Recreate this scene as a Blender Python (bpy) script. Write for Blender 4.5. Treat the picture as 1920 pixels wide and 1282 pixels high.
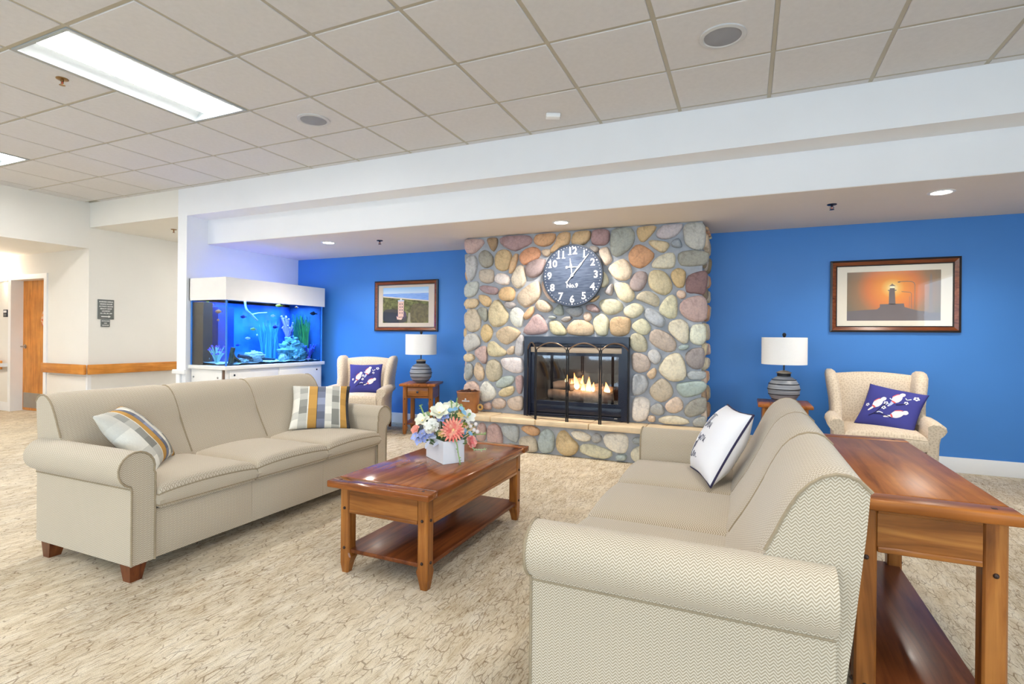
import bpy, bmesh, math, random
from mathutils import Vector, Matrix, noise as mnoise
for o in list(bpy.data.objects): bpy.data.objects.remove(o, do_unlink=True)
S = bpy.context.scene
COL = S.collection
PI = math.pi
R = math.radians
def srgb(r, g, b):
    f = lambda c: (c/255/12.92 if c <= 10.3 else ((c/255+.055)/1.055)**2.4)
    return (f(r), f(g), f(b), 1.0)

# ---------------------------------------------------------------- camera
CF, YAW, ROLL, CX, CY, CH = 998.06, .414709, .0098103, 960., 631.25, 1.17
_c, _s = math.cos(YAW), math.sin(YAW)
FW = Vector((-_s, _c, 0)); RT = Vector((_c, _s, 0)); UP = Vector((0, 0, 1))
CR = RT*math.cos(ROLL) + UP*math.sin(ROLL)
CU = -RT*math.sin(ROLL) + UP*math.cos(ROLL)
CP = Vector((0, 0, CH))
cam = bpy.data.cameras.new('camera'); cam_o = bpy.data.objects.new('camera', cam); COL.objects.link(cam_o)
cam.sensor_width = 36; cam.lens = 36*CF/1920
cam.shift_y = -(641-CY)/1920
cam.clip_start = .05
cam_o.matrix_world = Matrix(((CR.x, CU.x, -FW.x, CP.x), (CR.y, CU.y, -FW.y, CP.y), (CR.z, CU.z, -FW.z, CP.z), (0, 0, 0, 1)))
S.camera = cam_o
def ray(px, py): return FW + CR*((px-CX)/CF) - CU*((py-CY)/CF)
def onY(px, py, y): d = ray(px, py); return CP + d*(y/d.y)
def onZ(px, py, z): d = ray(px, py); return CP + d*((z-CH)/d.z)
def onX(px, py, x): d = ray(px, py); return CP + d*(x/d.x)

# ---------------------------------------------------------------- world, daylight, exposure
S.view_settings.view_transform = 'Standard'; S.view_settings.look = 'None'
S.view_settings.gamma = 1; S.view_settings.use_curve_mapping = False
S.view_settings.exposure = 0.4
W = bpy.data.worlds.new('sky'); S.world = W; W.use_nodes = True
W.node_tree.nodes['Background'].inputs[0].default_value = (.62, .81, 1.0, 1)
W.node_tree.nodes['Background'].inputs[1].default_value = 5.4
def area(name, loc, rot, sx, sy, power, color=(1, 1, 1), portal=False, spread=180):
    l = bpy.data.lights.new(name, 'AREA'); l.shape = 'RECTANGLE'; l.size = sx; l.size_y = sy; l.energy = power; l.color = color
    l.spread = R(spread)
    if portal: l.cycles.is_portal = True
    o = bpy.data.objects.new(name, l); COL.objects.link(o); o.location = loc; o.rotation_euler = rot
    return o
# windows of the wall behind the camera (see wall_front below): light portals
WIN = [(-7.4, -5.4), (-4.8, -2.8), (-2.2, -.2), (.4, 2.4)]
WZ0, WZ1, YF = .4, 2.6, -6.5
for a, b in WIN:
    area('window_portal', ((a+b)/2, YF-.02, (WZ0+WZ1)/2), (R(90), 0, 0), b-a, WZ1-WZ0, 1, portal=True)
area('window_portal', (4.02, -2.6, 1.5), (0, R(90), 0), WZ1-WZ0, 4.4, 1, portal=True)
TROFFER_E = 25.0      # emission of the ceiling light lenses
DOWN_W = 90.0         # watts of each recessed downlight

# ---------------------------------------------------------------- helpers
def empty(name, loc=(0, 0, 0), rz=0, label=None, cat=None, group=None, parent=None):
    o = bpy.data.objects.new(name, None); COL.objects.link(o); o.location = loc; o.rotation_euler = (0, 0, rz)
    o.empty_display_size = .05
    tag(o, label, cat, group); o.parent = parent
    return o
def tag(o, label=None, cat=None, group=None, kind=None):
    if label: o['label'] = label
    if cat: o['category'] = cat
    if group: o['group'] = group
    if kind: o['kind'] = kind
    return o
def boxuv(me):
    uvl = me.uv_layers.new(name='UVMap')
    for p in me.polygons:
        n = p.normal; ax = max(range(3), key=lambda i: abs(n[i])); a, b = [(1, 2), (0, 2), (0, 1)][ax]
        for li in p.loop_indices:
            co = me.vertices[me.loops[li].vertex_index].co
            uvl.data[li].uv = (co[a], co[b])
class B:
    def __init__(s): s.bm = bmesh.new(); s.uv = s.bm.loops.layers.uv.new('UVMap'); s.hasuv = False
    def box(s, x0, x1, y0, y1, z0, z1, bev=0, seg=2, M=None):
        b = bmesh.new()
        v = [b.verts.new((x, y, z)) for x in (x0, x1) for y in (y0, y1) for z in (z0, z1)]
        for f in ((0, 1, 3, 2), (4, 6, 7, 5), (0, 4, 5, 1), (2, 3, 7, 6), (0, 2, 6, 4), (1, 5, 7, 3)): b.faces.new([v[i] for i in f])
        if bev: bmesh.ops.bevel(b, geom=b.edges[:], offset=bev, segments=seg, profile=.5, affect='EDGES')
        s._add(b, M); return s
    def _add(s, b, M=None):
        if M is not None: bmesh.ops.transform(b, matrix=M, verts=b.verts)
        mp = {}
        for v in b.verts: mp[v] = s.bm.verts.new(v.co)
        for f in b.faces:
            try: s.bm.faces.new([mp[v] for v in f.verts])
            except ValueError: pass
        b.free()
    def raw(s, V, F, M=None, UV=None):
        vs = [s.bm.verts.new((M @ Vector(v)) if M is not None else v) for v in V]
        for k, f in enumerate(F):
            try: fc = s.bm.faces.new([vs[i] for i in f])
            except ValueError: continue
            if UV is not None:
                s.hasuv = True
                for l, i in zip(fc.loops, f): l[s.uv].uv = UV[i] if not isinstance(UV, dict) else UV[k][f.index(i)]
        return s
    def lathe(s, prof, n=24, c=(0, 0, 0), M=None, cap=True):
        V, F = [], []
        for r, z in prof:
            for k in range(n): a = 2*PI*k/n; V.append((c[0]+r*math.cos(a), c[1]+r*math.sin(a), c[2]+z))
        for i in range(len(prof)-1):
            for k in range(n): F.append((i*n+k, i*n+(k+1) % n, (i+1)*n+(k+1) % n, (i+1)*n+k))
        if cap:
            F.append(tuple(reversed(range(n)))); m = (len(prof)-1)*n; F.append(tuple(range(m, m+n)))
        return s.raw(V, F, M)
    def tube(s, pts, r, n=8, closed=False, M=None, cap=True):
        pts = [Vector(p) for p in pts]; N = len(pts); V, F = [], []
        rr = r if isinstance(r, (list, tuple)) else [r]*N
        prev = None
        for i, p in enumerate(pts):
            a = pts[(i-1) % N] if (closed or i > 0) else p; b = pts[(i+1) % N] if (closed or i < N-1) else p
            t = (b-a).normalized()
            if prev is None: u = t.orthogonal().normalized()
            else:
                u = prev - t*prev.dot(t); u = u.normalized() if u.length > 1e-6 else t.orthogonal().normalized()
            prev = u; w = t.cross(u)
            for k in range(n): an = 2*PI*k/n; V.append(p + (u*math.cos(an)+w*math.sin(an))*rr[i])
        for i in range(N if closed else N-1):
            j = (i+1) % N
            for k in range(n): F.append((i*n+k, i*n+(k+1) % n, j*n+(k+1) % n, j*n+k))
        if cap and not closed: F.append(tuple(reversed(range(n)))); F.append(tuple(range((N-1)*n, N*n)))
        return s.raw([tuple(v) for v in V], F, M)
    def prism(s, poly, h0, h1, axis='y', M=None):
        n = len(poly)
        def P(a, b, h): return {'y': (a, h, b), 'x': (h, a, b), 'z': (a, b, h)}[axis]
        V = [P(a, b, h0) for a, b in poly]+[P(a, b, h1) for a, b in poly]
        F = [tuple(range(n)), tuple(reversed(range(n, 2*n)))]+[(i, i+n, (i+1) % n+n, (i+1) % n) for i in range(n)]
        return s.raw(V, F, M)
    def sphere(s, c, rx, ry=None, rz=None, n=12, m=8, M=None):
        ry = ry or rx; rz = rz or rx; V = [(c[0], c[1], c[2]-rz)]; F = []
        for j in range(1, m):
            t = -PI/2+PI*j/m
            for k in range(n): a = 2*PI*k/n; V.append((c[0]+rx*math.cos(t)*math.cos(a), c[1]+ry*math.cos(t)*math.sin(a), c[2]+rz*math.sin(t)))
        V.append((c[0], c[1], c[2]+rz)); L = len(V)-1
        for k in range(n): F.append((0, 1+(k+1) % n, 1+k)); F.append((L, 1+(m-2)*n+k, 1+(m-2)*n+(k+1) % n))
        for j in range(m-2):
            for k in range(n): F.append((1+j*n+k, 1+j*n+(k+1) % n, 1+(j+1)*n+(k+1) % n, 1+(j+1)*n+k))
        return s.raw(V, F, M)
    def build(s, name, mat, parent=None, smooth=False, loc=None, rz=0, angle=40):
        if not s.hasuv: s.bm.loops.layers.uv.remove(s.uv)
        bmesh.ops.recalc_face_normals(s.bm, faces=s.bm.faces)
        me = bpy.data.meshes.new(name); s.bm.to_mesh(me); s.bm.free()
        if not s.hasuv: boxuv(me)
        o = bpy.data.objects.new(name, me); COL.objects.link(o)
        for m in (mat if isinstance(mat, (list, tuple)) else [mat]): me.materials.append(m)
        if parent: o.parent = parent
        if loc: o.location = loc
        if rz: o.rotation_euler = (0, 0, rz)
        if smooth:
            me.polygons.foreach_set('use_smooth', [True]*len(me.polygons))
            try: me.set_sharp_from_angle(angle=R(angle))
            except Exception: pass
        return o
def bx(name, x0, x1, y0, y1, z0, z1, mat, parent=None, bev=0, seg=2):
    return B().box(x0, x1, y0, y1, z0, z1, bev, seg).build(name, mat, parent, smooth=bev > 0, angle=50)
def struct(o): o['kind'] = 'structure'; return o
def copy_tree(o, parent=None):
    c = o.copy(); COL.objects.link(c); c.parent = parent
    for ch in [x for x in bpy.data.objects if x.parent == o]: copy_tree(ch, c)
    return c

# ---------------------------------------------------------------- materials
class NT:
    def __init__(s, name, rough=.6, spec=.5):
        s.m = bpy.data.materials.new(name); s.m.use_nodes = True; s.t = s.m.node_tree; s.N = s.t.nodes
        s.b = s.N['Principled BSDF']; s.b.inputs['Roughness'].default_value = rough; s.b.inputs['Specular IOR Level'].default_value = spec
    def n(s, typ, **kw):
        x = s.N.new(typ)
        for k, v in kw.items(): setattr(x, k, v)
        return x
    def l(s, a, b): s.t.links.new(a, b)
    def coord(s, kind='Object', scale=(1, 1, 1), rot=(0, 0, 0), loc=(0, 0, 0)):
        tc = s.n('ShaderNodeTexCoord'); mp = s.n('ShaderNodeMapping')
        mp.inputs['Scale'].default_value = scale; mp.inputs['Rotation'].default_value = rot; mp.inputs['Location'].default_value = loc
        s.l(tc.outputs[kind], mp.inputs[0]); return mp.outputs[0]
    def noise(s, vec, scale=5, detail=4, rough=.55, dist=0):
        x = s.n('ShaderNodeTexNoise'); x.inputs['Scale'].default_value = scale; x.inputs['Detail'].default_value = detail
        x.inputs['Roughness'].default_value = rough; x.inputs['Distortion'].default_value = dist
        if vec is not None: s.l(vec, x.inputs['Vector'])
        return x.outputs['Fac']
    def ramp(s, fac, stops, interp='LINEAR'):
        x = s.n('ShaderNodeValToRGB'); x.color_ramp.interpolation = interp; e = x.color_ramp.elements
        while len(e) > 1: e.remove(e[0])
        e[0].position = stops[0][0]; e[0].color = stops[0][1]
        for p, c in stops[1:]: k = e.new(p); k.color = c
        s.l(fac, x.inputs[0]); return x.outputs[0]
    def mix(s, fac, a, b, mode='MIX'):
        x = s.n('ShaderNodeMix', data_type='RGBA', blend_type=mode)
        for v, i in ((fac, 0), (a, 6), (b, 7)):
            if hasattr(v, 'is_linked') or hasattr(v, 'links'): s.l(v, x.inputs[i])
            else: x.inputs[i].default_value = v
        return x.outputs[2]
    def math(s, op, a, b=None, c=None):
        x = s.n('ShaderNodeMath', operation=op)
        for v, i in ((a, 0), (b, 1), (c, 2)):
            if v is None: continue
            if isinstance(v, (int, float)): x.inputs[i].default_value = v
            else: s.l(v, x.inputs[i])
        return x.outputs[0]
    def bump(s, h, strength=.3, dist=.01):
        x = s.n('ShaderNodeBump'); x.inputs['Strength'].default_value = strength; x.inputs['Distance'].default_value = dist
        s.l(h, x.inputs['Height']); s.l(x.outputs[0], s.b.inputs['Normal'])
    def color(s, c):
        if isinstance(c, tuple): s.b.inputs['Base Color'].default_value = c
        else: s.l(c, s.b.inputs['Base Color'])
        return s
def g(v): return (v, v, v, 1)
def plain(name, col, rough=.6, spec=.5, metal=0, var=.06, scale=8, bump=0, bscale=60, coat=0):
    t = NT(name, rough, spec); t.b.inputs['Metallic'].default_value = metal
    v = t.coord(); f = t.noise(v, scale, 3)
    lo = tuple(c*(1-var) for c in col[:3])+(1,); hi = tuple(min(1, c*(1+var)) for c in col[:3])+(1,)
    t.color(t.ramp(f, [(.3, lo), (.7, hi)]))
    if bump: t.bump(t.noise(v, bscale, 2), bump, .004)
    if coat: t.b.inputs['Coat Weight'].default_value = coat; t.b.inputs['Coat Roughness'].default_value = .08
    return t.m
def wood(name, axis, dark, mid, light, rough=.28, coat=.25, sc=1.0):
    t = NT(name, rough, .22)
    sca = [14*sc, 14*sc, 14*sc]; sca['xyz'.index(axis)] = 1.1*sc
    v = t.coord('Object', tuple(sca)); f = t.noise(v, 1.6, 6, .6, .8)
    v2 = t.coord('Object', (2.2, 2.2, 2.2)); f2 = t.noise(v2, 1.5, 3, .6)
    c1 = t.ramp(f, [(.28, dark), (.5, mid), (.72, light)])
    c2 = t.ramp(f2, [(.3, g(.78)), (.65, g(1.08))])
    t.color(t.mix(1.0, c1, c2, 'MULTIPLY'))
    t.b.inputs['Coat Weight'].default_value = coat; t.b.inputs['Coat Roughness'].default_value = .12
    t.bump(f, .025, .002)
    return t.m
M = {}
def wall_mat(name, col): return plain(name, col, .75, .3, var=.015, scale=2, bump=.05, bscale=180)
M['beige'] = wall_mat('wall_cream', srgb(234, 231, 224))
M['white'] = wall_mat('white_paint', srgb(238, 239, 242))
M['trim'] = plain('white_trim', srgb(240, 240, 240), .4, .5, var=.01)
M['blue'] = plain('blue_paint', srgb(66, 133, 211), .45, .45, var=.03, scale=1.5, bump=.06, bscale=150)
M['soffit'] = wall_mat('soffit_paint', srgb(236, 226, 216))
M['tile'] = plain('ceiling_tile_mat', srgb(218, 217, 218), .9, .2, var=.025, scale=30, bump=.15, bscale=160)
M['grid'] = plain('grid_metal', srgb(186, 180, 164), .5, .4, var=.02)
RW = [srgb(58, 24, 10), srgb(128, 66, 24), srgb(176, 104, 44)]
for a in 'xyz': M['wood_'+a] = wood('table_wood_'+a, a, srgb(104, 56, 22), srgb(152, 92, 40), srgb(184, 120, 58))
for a in 'xyz': M['wtop_'+a] = wood('table_top_wood_'+a, a, srgb(116, 60, 22), srgb(162, 94, 38), srgb(192, 120, 52), .33, 0)
for a in 'xy': M['ctop_'+a] = wood('coffee_top_wood_'+a, a, srgb(104, 52, 20), srgb(146, 80, 34), srgb(176, 106, 48), .13, 0)
for a in 'xy': M['ctop_'+a].node_tree.nodes['Principled BSDF'].inputs['Specular IOR Level'].default_value = .4
M['wshelf'] = wood('shelf_wood', 'y', srgb(72, 34, 16), srgb(114, 60, 30), srgb(140, 80, 40), .32, .04)
for a in 'xz': M['oak_'+a] = wood('oak_'+a, a, srgb(176, 104, 38), srgb(208, 136, 58), srgb(224, 158, 78), .4, .1)
M['sofaleg'] = wood('sofa_leg_wood', 'z', srgb(66, 30, 14), srgb(112, 58, 28), srgb(140, 80, 40), .3, .3)
M['black'] = plain('black_metal', srgb(24, 32, 52), .25, .5, var=.1)  # navy tint in the black stands in for windows reflected in the insert
M['iron'] = plain('wrought_iron', srgb(34, 32, 34), .38, .5, metal=.4, var=.1); M['bronze'] = plain('dark_bronze', srgb(120, 100, 84), .3, .5, metal=.85, var=.1)
M['steel'] = plain('brushed_steel', srgb(178, 176, 172), .3, .5, metal=1, var=.05)
M['darkpeg'] = plain('dark_peg', srgb(50, 28, 16), .5)
M['brass'] = plain('brass', srgb(150, 120, 80), .3, metal=1)
def emit(name, col, st):
    t = NT(name); t.b.inputs['Emission Color'].default_value = col; t.b.inputs['Emission Strength'].default_value = st
    t.color(col); return t.m
M['lens'] = emit('troffer_lens', (1, .97, .93, 1), TROFFER_E)
M['bulb'] = emit('downlight_lens', (1, .93, .82, 1), 25)
def carpet():
    t = NT('carpet', .95, .1)
    v = t.coord('Object', (1, 1, 1))
    nd = t.n('ShaderNodeTexNoise'); nd.inputs['Scale'].default_value = 5; nd.inputs['Detail'].default_value = 3; t.l(v, nd.inputs['Vector'])
    sub = t.n('ShaderNodeVectorMath', operation='MULTIPLY_ADD'); t.l(nd.outputs['Color'], sub.inputs[0]); sub.inputs[1].default_value = (.05, .05, 0); t.l(v, sub.inputs[2])
    def streak(sc, rot, loc, lo, hi, detail=3, dist=.15):
        mp = t.n('ShaderNodeMapping'); mp.inputs['Scale'].default_value = sc; mp.inputs['Rotation'].default_value = (0, 0, rot); mp.inputs['Location'].default_value = loc
        t.l(sub.outputs[0], mp.inputs[0])
        return t.ramp(t.noise(mp.outputs[0], 1, detail, .6, dist), [(lo, g(0)), (hi, g(1))])
    broad = t.noise(t.coord('Object', (1.3, .8, 1)), 1.3, 4, .62)
    base = t.ramp(t.noise(t.coord('Object', (16, 4, 1)), 1.2, 5, .65), [(.3, srgb(206, 188, 158)), (.5, srgb(226, 212, 186)), (.72, srgb(240, 230, 210))])
    c = t.mix(1, base, t.ramp(broad, [(.35, g(.86)), (.65, g(1.04))]), 'MULTIPLY')
    msk = t.ramp(broad, [(.4, g(1)), (.62, g(.3))])
    for q, (sc, rot, lo, hi, k, col) in enumerate((((105, 13, 1), .3, .58, .63, .55, srgb(140, 104, 66)), ((110, 14, 1), -.34, .58, .63, .55, srgb(124, 98, 70)), ((95, 12, 1), .04, .59, .64, .5, srgb(154, 118, 76)))):
        c = t.mix(t.math('MULTIPLY', t.math('MULTIPLY', streak(sc, rot, (q*3.7, q*5.3, 0), lo, hi), msk), k), c, col)
    for q, (sc, rot, w_, k, col) in enumerate((((40, 13, 1), .22, .075, .62, srgb(112, 80, 48)), ((52, 17, 1), -.26, .07, .55, srgb(128, 98, 66)))):
        mp = t.n('ShaderNodeMapping'); mp.inputs['Scale'].default_value = sc; mp.inputs['Rotation'].default_value = (0, 0, rot); mp.inputs['Location'].default_value = (q*7, q*3, 0); t.l(sub.outputs[0], mp.inputs[0])
        vo = t.n('ShaderNodeTexVoronoi', feature='DISTANCE_TO_EDGE', voronoi_dimensions='2D'); vo.inputs['Scale'].default_value = 1; t.l(mp.outputs[0], vo.inputs['Vector'])
        brk = t.ramp(t.noise(t.coord('Object', (22, 9, 1), loc=(q*2.3, q, 0)), 1, 3, .6), [(.46, g(0)), (.58, g(1))])
        c = t.mix(t.math('MULTIPLY', t.math('MULTIPLY', t.ramp(vo.outputs['Distance'], [(w_*.3, g(1)), (w_, g(0))]), brk), k), c, col)
    fine = t.noise(t.coord('Object', (1, 1, 1)), 260, 2)
    c = t.mix(1, c, t.ramp(fine, [(.3, g(.84)), (.7, g(1.08))]), 'MULTIPLY')
    t.color(c); t.bump(fine, .5, .006)
    return t.m
M['carpet'] = carpet()
def herring(name, ca, cb, k=1.0, contrast=1.0):
    t = NT(name, .95, .15)
    uv = t.n('ShaderNodeUVMap'); sp = t.n('ShaderNodeSeparateXYZ'); t.l(uv.outputs[0], sp.inputs[0])
    u = t.math('MULTIPLY', sp.outputs[0], 1/(.019*k)); w = t.math('MULTIPLY', sp.outputs[1], 1/(.0088*k))
    tri = t.math('MULTIPLY', t.math('PINGPONG', u, .5), 2.3)
    fr = t.math('FRACT', t.math('ADD', w, tri))
    ln = t.ramp(fr, [(.0, cb), (.3, cb), (.46, ca), (.86, ca), (1, cb)])
    n1 = t.noise(t.coord('UV', (1, 1, 1)), 420, 2)
    c = t.mix(1, ln, t.ramp(n1, [(.3, g(.86)), (.7, g(1.08))]), 'MULTIPLY')
    t.color(c); t.b.inputs['Sheen Weight'].default_value = .25; t.b.inputs['Sheen Roughness'].default_value = .5
    t.bump(t.math('ADD', fr, n1), .25, .002)
    return t.m
M['sofa'] = herring('sofa_fabric', srgb(213, 201, 181), srgb(164, 148, 124))
M['pipe'] = plain('sofa_piping', srgb(158, 142, 118), .9, .1, var=.08, scale=60)
def dotfab():
    t = NT('armchair_fabric', .95, .15)
    vo = t.n('ShaderNodeTexVoronoi', voronoi_dimensions='2D'); vo.inputs['Scale'].default_value = 55; vo.inputs['Randomness'].default_value = .8
    t.l(t.coord('UV'), vo.inputs['Vector'])
    c = t.ramp(vo.outputs['Distance'], [(.18, srgb(202, 184, 160)), (.4, srgb(220, 204, 182))])
    t.color(c); t.bump(vo.outputs['Distance'], .25, .002); t.b.inputs['Sheen Weight'].default_value = .2
    return t.m
M['armchair'] = dotfab()

# ---------------------------------------------------------------- the room
YB, Z1, Y2, Z2, YW, ZC = 4.224, 2.571, 4.494, 2.276, 5.943, 2.90
XL, XN, XR = -8.02, -6.09, 4.0
flo = struct(bx('floor', -12, XR+.2, YF-.2, 8.3, -.12, 0, M['carpet']))
struct(bx('wall_back', XN-.14, XR+.2, YW, YW+.12, 0, ZC, M['blue']))
bx('baseboard_back', -.30, XR, YW-.016, YW, 0, .135, M['trim'], bev=.004)['kind'] = 'structure'
bx('baseboard_back', XN, -2.95, YW-.016, YW, 0, .135, M['trim'], bev=.004)['kind'] = 'structure'
# header beam stepping down to the alcove soffit
hb = B()
hb.prism([(YB, Z1), (Y2, Z1), (Y2, Z2), (YW, Z2), (YW, ZC+.3), (YB, ZC+.3)], XN, XR+.2, 'x')
hd = hb.build('trim_header', M['white']); struct(hd)
struct(bx('ceiling_soffit', XN, XR, Y2+.001, YW, Z2-.004, Z2-.001, M['soffit']))
hall_hdr = struct(bx('trim_hall_header', XL, XN-.16, YB, YB+.2, Z1, ZC+.3, M['beige']))
struct(bx('ceiling_passage', XL, XN-.16, YB+.2, 8.2, Z1, Z1+.1, M['beige']))
struct(bx('wall_partition', -6.25, XN, YB, 8.2, 0, ZC+.3, M['white']))
struct(bx('wall_passage_end', XL-.1, -6.25, 8.1, 8.25, 0, Z1, M['beige']))
# left wall: over the corridor opening and beyond the corner
lw = B()
lw.box(XL-.14, XL, 4.215, 8.2, 0, ZC+.3); lw.box(XL-.14, XL, 1.6, 4.215, 2.289, ZC+.3); lw.box(XL-.14, XL, YF, 1.6, 0, ZC+.3)
struct(lw.build('wall_left', M['beige']))
# corridor
cw = B(); DX0, DX1, DZ = -9.93, -9.03, 1.95
cw.box(-11.8, DX0, 4.215, 4.5, 0, 2.289); cw.box(DX1, XL-.14, 4.215, 4.5, 0, 2.289); cw.box(DX0, DX1, 4.215, 4.5, DZ, 2.289)
struct(cw.build('wall_corridor', M['beige']))
struct(bx('wall_corridor_near', -11.8, XL-.14, 1.45, 1.6, 0, 2.289, M['beige']))
struct(bx('wall_corridor_end', -11.95, -11.8, 1.45, 4.5, 0, 2.289, M['beige']))
struct(bx('ceiling_corridor', -11.95, XL-.14, 1.45, 4.5, 2.289, 2.4, M['beige']))
# wall behind the camera, with windows, and the right wall
def window_wall(name, wins, axis, lo, hi, pos, thick):
    b = B(); cuts = sorted(wins); cur = lo
    def put(a0, a1, z0, z1):
        if axis == 'x': b.box(a0, a1, pos-thick, pos, z0, z1)
        else: b.box(pos, pos+thick, a0, a1, z0, z1)
    for a, c in cuts:
        put(cur, a, 0, ZC+.3); put(a, c, 0, WZ0); put(a, c, WZ1, ZC+.3); cur = c
    put(cur, hi, 0, ZC+.3)
    struct(b.build(name, M['beige']))
window_wall('wall_front', WIN, 'x', -8.16, XR+.15, YF, .15)
window_wall('wall_right', [(-4.8, -.4)], 'y', YF, YW+.1, XR, .15)
glass = NT('window_glass', .02)
gl_t = glass.n('ShaderNodeBsdfTransparent'); gl_g = glass.n('ShaderNodeBsdfGlossy'); gl_g.inputs['Roughness'].default_value = .02
gl_m = glass.n('ShaderNodeMixShader'); gl_m.inputs[0].default_value = .06
glass.l(gl_t.outputs[0], gl_m.inputs[1]); glass.l(gl_g.outputs[0], gl_m.inputs[2]); glass.l(gl_m.outputs[0], glass.N['Material Output'].inputs[0])
M['wglass'] = glass.m
for i, (a, b) in enumerate(WIN):
    f = B(); y0, y1 = YF-.1, YF-.04
    for x in (a, (a+b)/2-.025, b-.05): f.box(x, x+.05, y0, y1, WZ0, WZ1)
    for z in (WZ0, WZ1-.05): f.box(a, b, y0, y1, z, z+.05)
    wo = struct(f.build('window_%d' % (i+1), M['trim']))
    bx('pane', a+.05, (a+b)/2-.025, YF-.075, YF-.07, WZ0+.05, WZ1-.05, M['wglass'], wo)
    bx('pane', (a+b)/2+.025, b-.05, YF-.075, YF-.07, WZ0+.05, WZ1-.05, M['wglass'], wo)
# acoustic ceiling: tiles and grid
TS, X0, Y0 = .6096, -3.525, 2.94
struct(bx('ceiling_rear', XL-.14, XR+.2, YF-.15, Y0-10*TS-.013, ZC, ZC+.05, M['tile']))
cl = struct(bx('ceiling', XL-.14, XR+.2, YF-.15, YB+.05, ZC+.125, ZC+.2, M['tile']))
fix = [(-1, -1), (-6, -1), (6, -3), (-1, -6), (-6, -6), (3, -8)]     # fixture: tile column, first tile row (runs 2 rows towards -Y)
taken = {(i, j-q) for i, j in fix for q in (0, 1)}
tb = B(); tw = TS-.026
tb.box(-tw/2, tw/2, -tw/2, tw/2, -.006, .014, .003, 1)
t0 = tb.build('ceiling_tile', M['tile'], cl, True)
tm = t0.data; t0.location = (X0+.5*TS, Y0+.5*TS, ZC)
for i in range(-7, 12):
    for j in range(-10, 2):
        if (i, j) == (0, 0) or (i, j) in taken: continue
        o = bpy.data.objects.new('ceiling_tile', tm); COL.objects.link(o); o.parent = cl
        o.location = (X0+(i+.5)*TS, Y0+(j+.5)*TS, ZC)
edge_y = (Y0+2*TS+.013, YB-.001)
for i in range(-7, 12):
    bx('edge_tile', X0+i*TS+.013, X0+(i+1)*TS-.013, edge_y[0], edge_y[1], ZC-.004, ZC+.014, M['tile'], cl)
for j in range(-10, 2):
    for a_, b_ in ((XL+.001, X0-7*TS-.013), (X0+12*TS+.013, XR-.001)): bx('edge_tile', a_, b_, Y0+j*TS+.013, Y0+(j+1)*TS-.013, ZC-.004, ZC+.014, M['tile'], cl)
for i in range(-7, 13):
    bx('grid_bar', X0+i*TS-.012, X0+i*TS+.012, Y0-10*TS, YB, ZC-.001, ZC+.02, M['grid'], cl)
for j in range(-10, 3):
    gaps = sorted(X0+i*TS for i, q in fix if q == j)
    cur = XL
    for gx_ in gaps+[None]:
        e_ = XR if gx_ is None else gx_
        if e_-cur > .01: bx('grid_bar', cur, e_, Y0+j*TS-.012, Y0+j*TS+.012, ZC-.0005, ZC+.02, M['grid'], cl)
        cur = e_+TS
bx('wall_angle', XL, XR, YB-.02, YB, ZC-.002, ZC+.02, M['grid'], cl)
M['reflector'] = plain('troffer_white', srgb(176, 182, 184), .5, .5, var=.01)
names = {(-1, -1): 'bright recessed ceiling light panel with long lens beside the ceiling sprinkler', (-6, -1): 'bright recessed ceiling light panel towards the corridor opening'}
for i, j in fix:
    x0, x1, y0, y1 = X0+i*TS+.014, X0+(i+1)*TS-.014, Y0+(j-1)*TS+.014, Y0+(j+1)*TS-.014
    xc = (x0+x1)/2
    t = empty('ceiling_light', (xc, (y0+y1)/2, ZC), 0, names.get((i, j), 'recessed ceiling light panel behind the seating area'), 'ceiling light', 'recessed ceiling light panels')
    hw, hl = (x1-x0)/2, (y1-y0)/2
    fr = B()
    for a, b, c, d in ((-hw, -hw+.02, -hl, hl), (hw-.02, hw, -hl, hl), (-hw+.02, hw-.02, -hl, -hl+.02), (-hw+.02, hw-.02, hl-.02, hl)): fr.box(a, b, c, d, -.008, .01)
    fr.build('frame', M['reflector'], t)
    rf = B()
    prof = [(-hw+.02, 0), (-hw+.06, .045), (-.18, .075), (-.15, .04)]
    for sgn in (-1, 1):
        V, F = [], []
        for k, (x, z) in enumerate(prof): V += [(sgn*x*-1 if sgn > 0 else x, -hl+.02, z), (sgn*x*-1 if sgn > 0 else x, hl-.02, z)]
        for k in range(len(prof)-1): F.append((2*k, 2*k+1, 2*k+3, 2*k+2))
        rf.raw(V, F)
    rf.box(-hw, hw, -hl, hl, .1, .11); rf.box(-hw+.008, -hw+.018, -hl+.02, hl-.02, .011, .0999); rf.box(hw-.018, hw-.008, -hl+.02, hl-.02, .011, .0999); rf.box(-hw+.008, hw-.008, -hl+.004, -hl+.018, .011, .0999); rf.box(-hw+.008, hw-.008, hl-.018, hl-.004, .011, .0999)
    rf.build('reflector', M['reflector'], t, True)
    bx('lens', -.15, .15, -hl+.022, hl-.022, .032, .042, M['lens'], t)
for (x, y, lab) in ((-.139, 3.248, 'round grey ceiling speaker grille in tile above the stone fireplace'), (-3.191, 3.258, 'round grey ceiling speaker grille beside the bright light panel')):
    t = empty('ceiling_speaker', (x, y, ZC-.006), 0, lab, 'speaker', 'round ceiling speakers')
    B().lathe([(.125, 0), (.125, -.008), (.105, -.012), (.10, -.006)], 32).build('rim', plain('speaker_rim', srgb(206, 206, 206), .5), t, True)
    B().lathe([(.10, -.004), (.1, -.007), (.05, -.014), (.003, -.016)], 32).build('grille', plain('speaker_grille', srgb(150, 152, 158), .6, bump=.3, bscale=500), t, True)
t = empty('motion_sensor', (-1.382, 3.884, ZC-.006), R(25), 'small white rectangular sensor on the ceiling near the header', 'sensor')
B().box(-.055, .055, -.03, .03, -.035, 0, .008).build('body', M['trim'], t, True)
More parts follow.
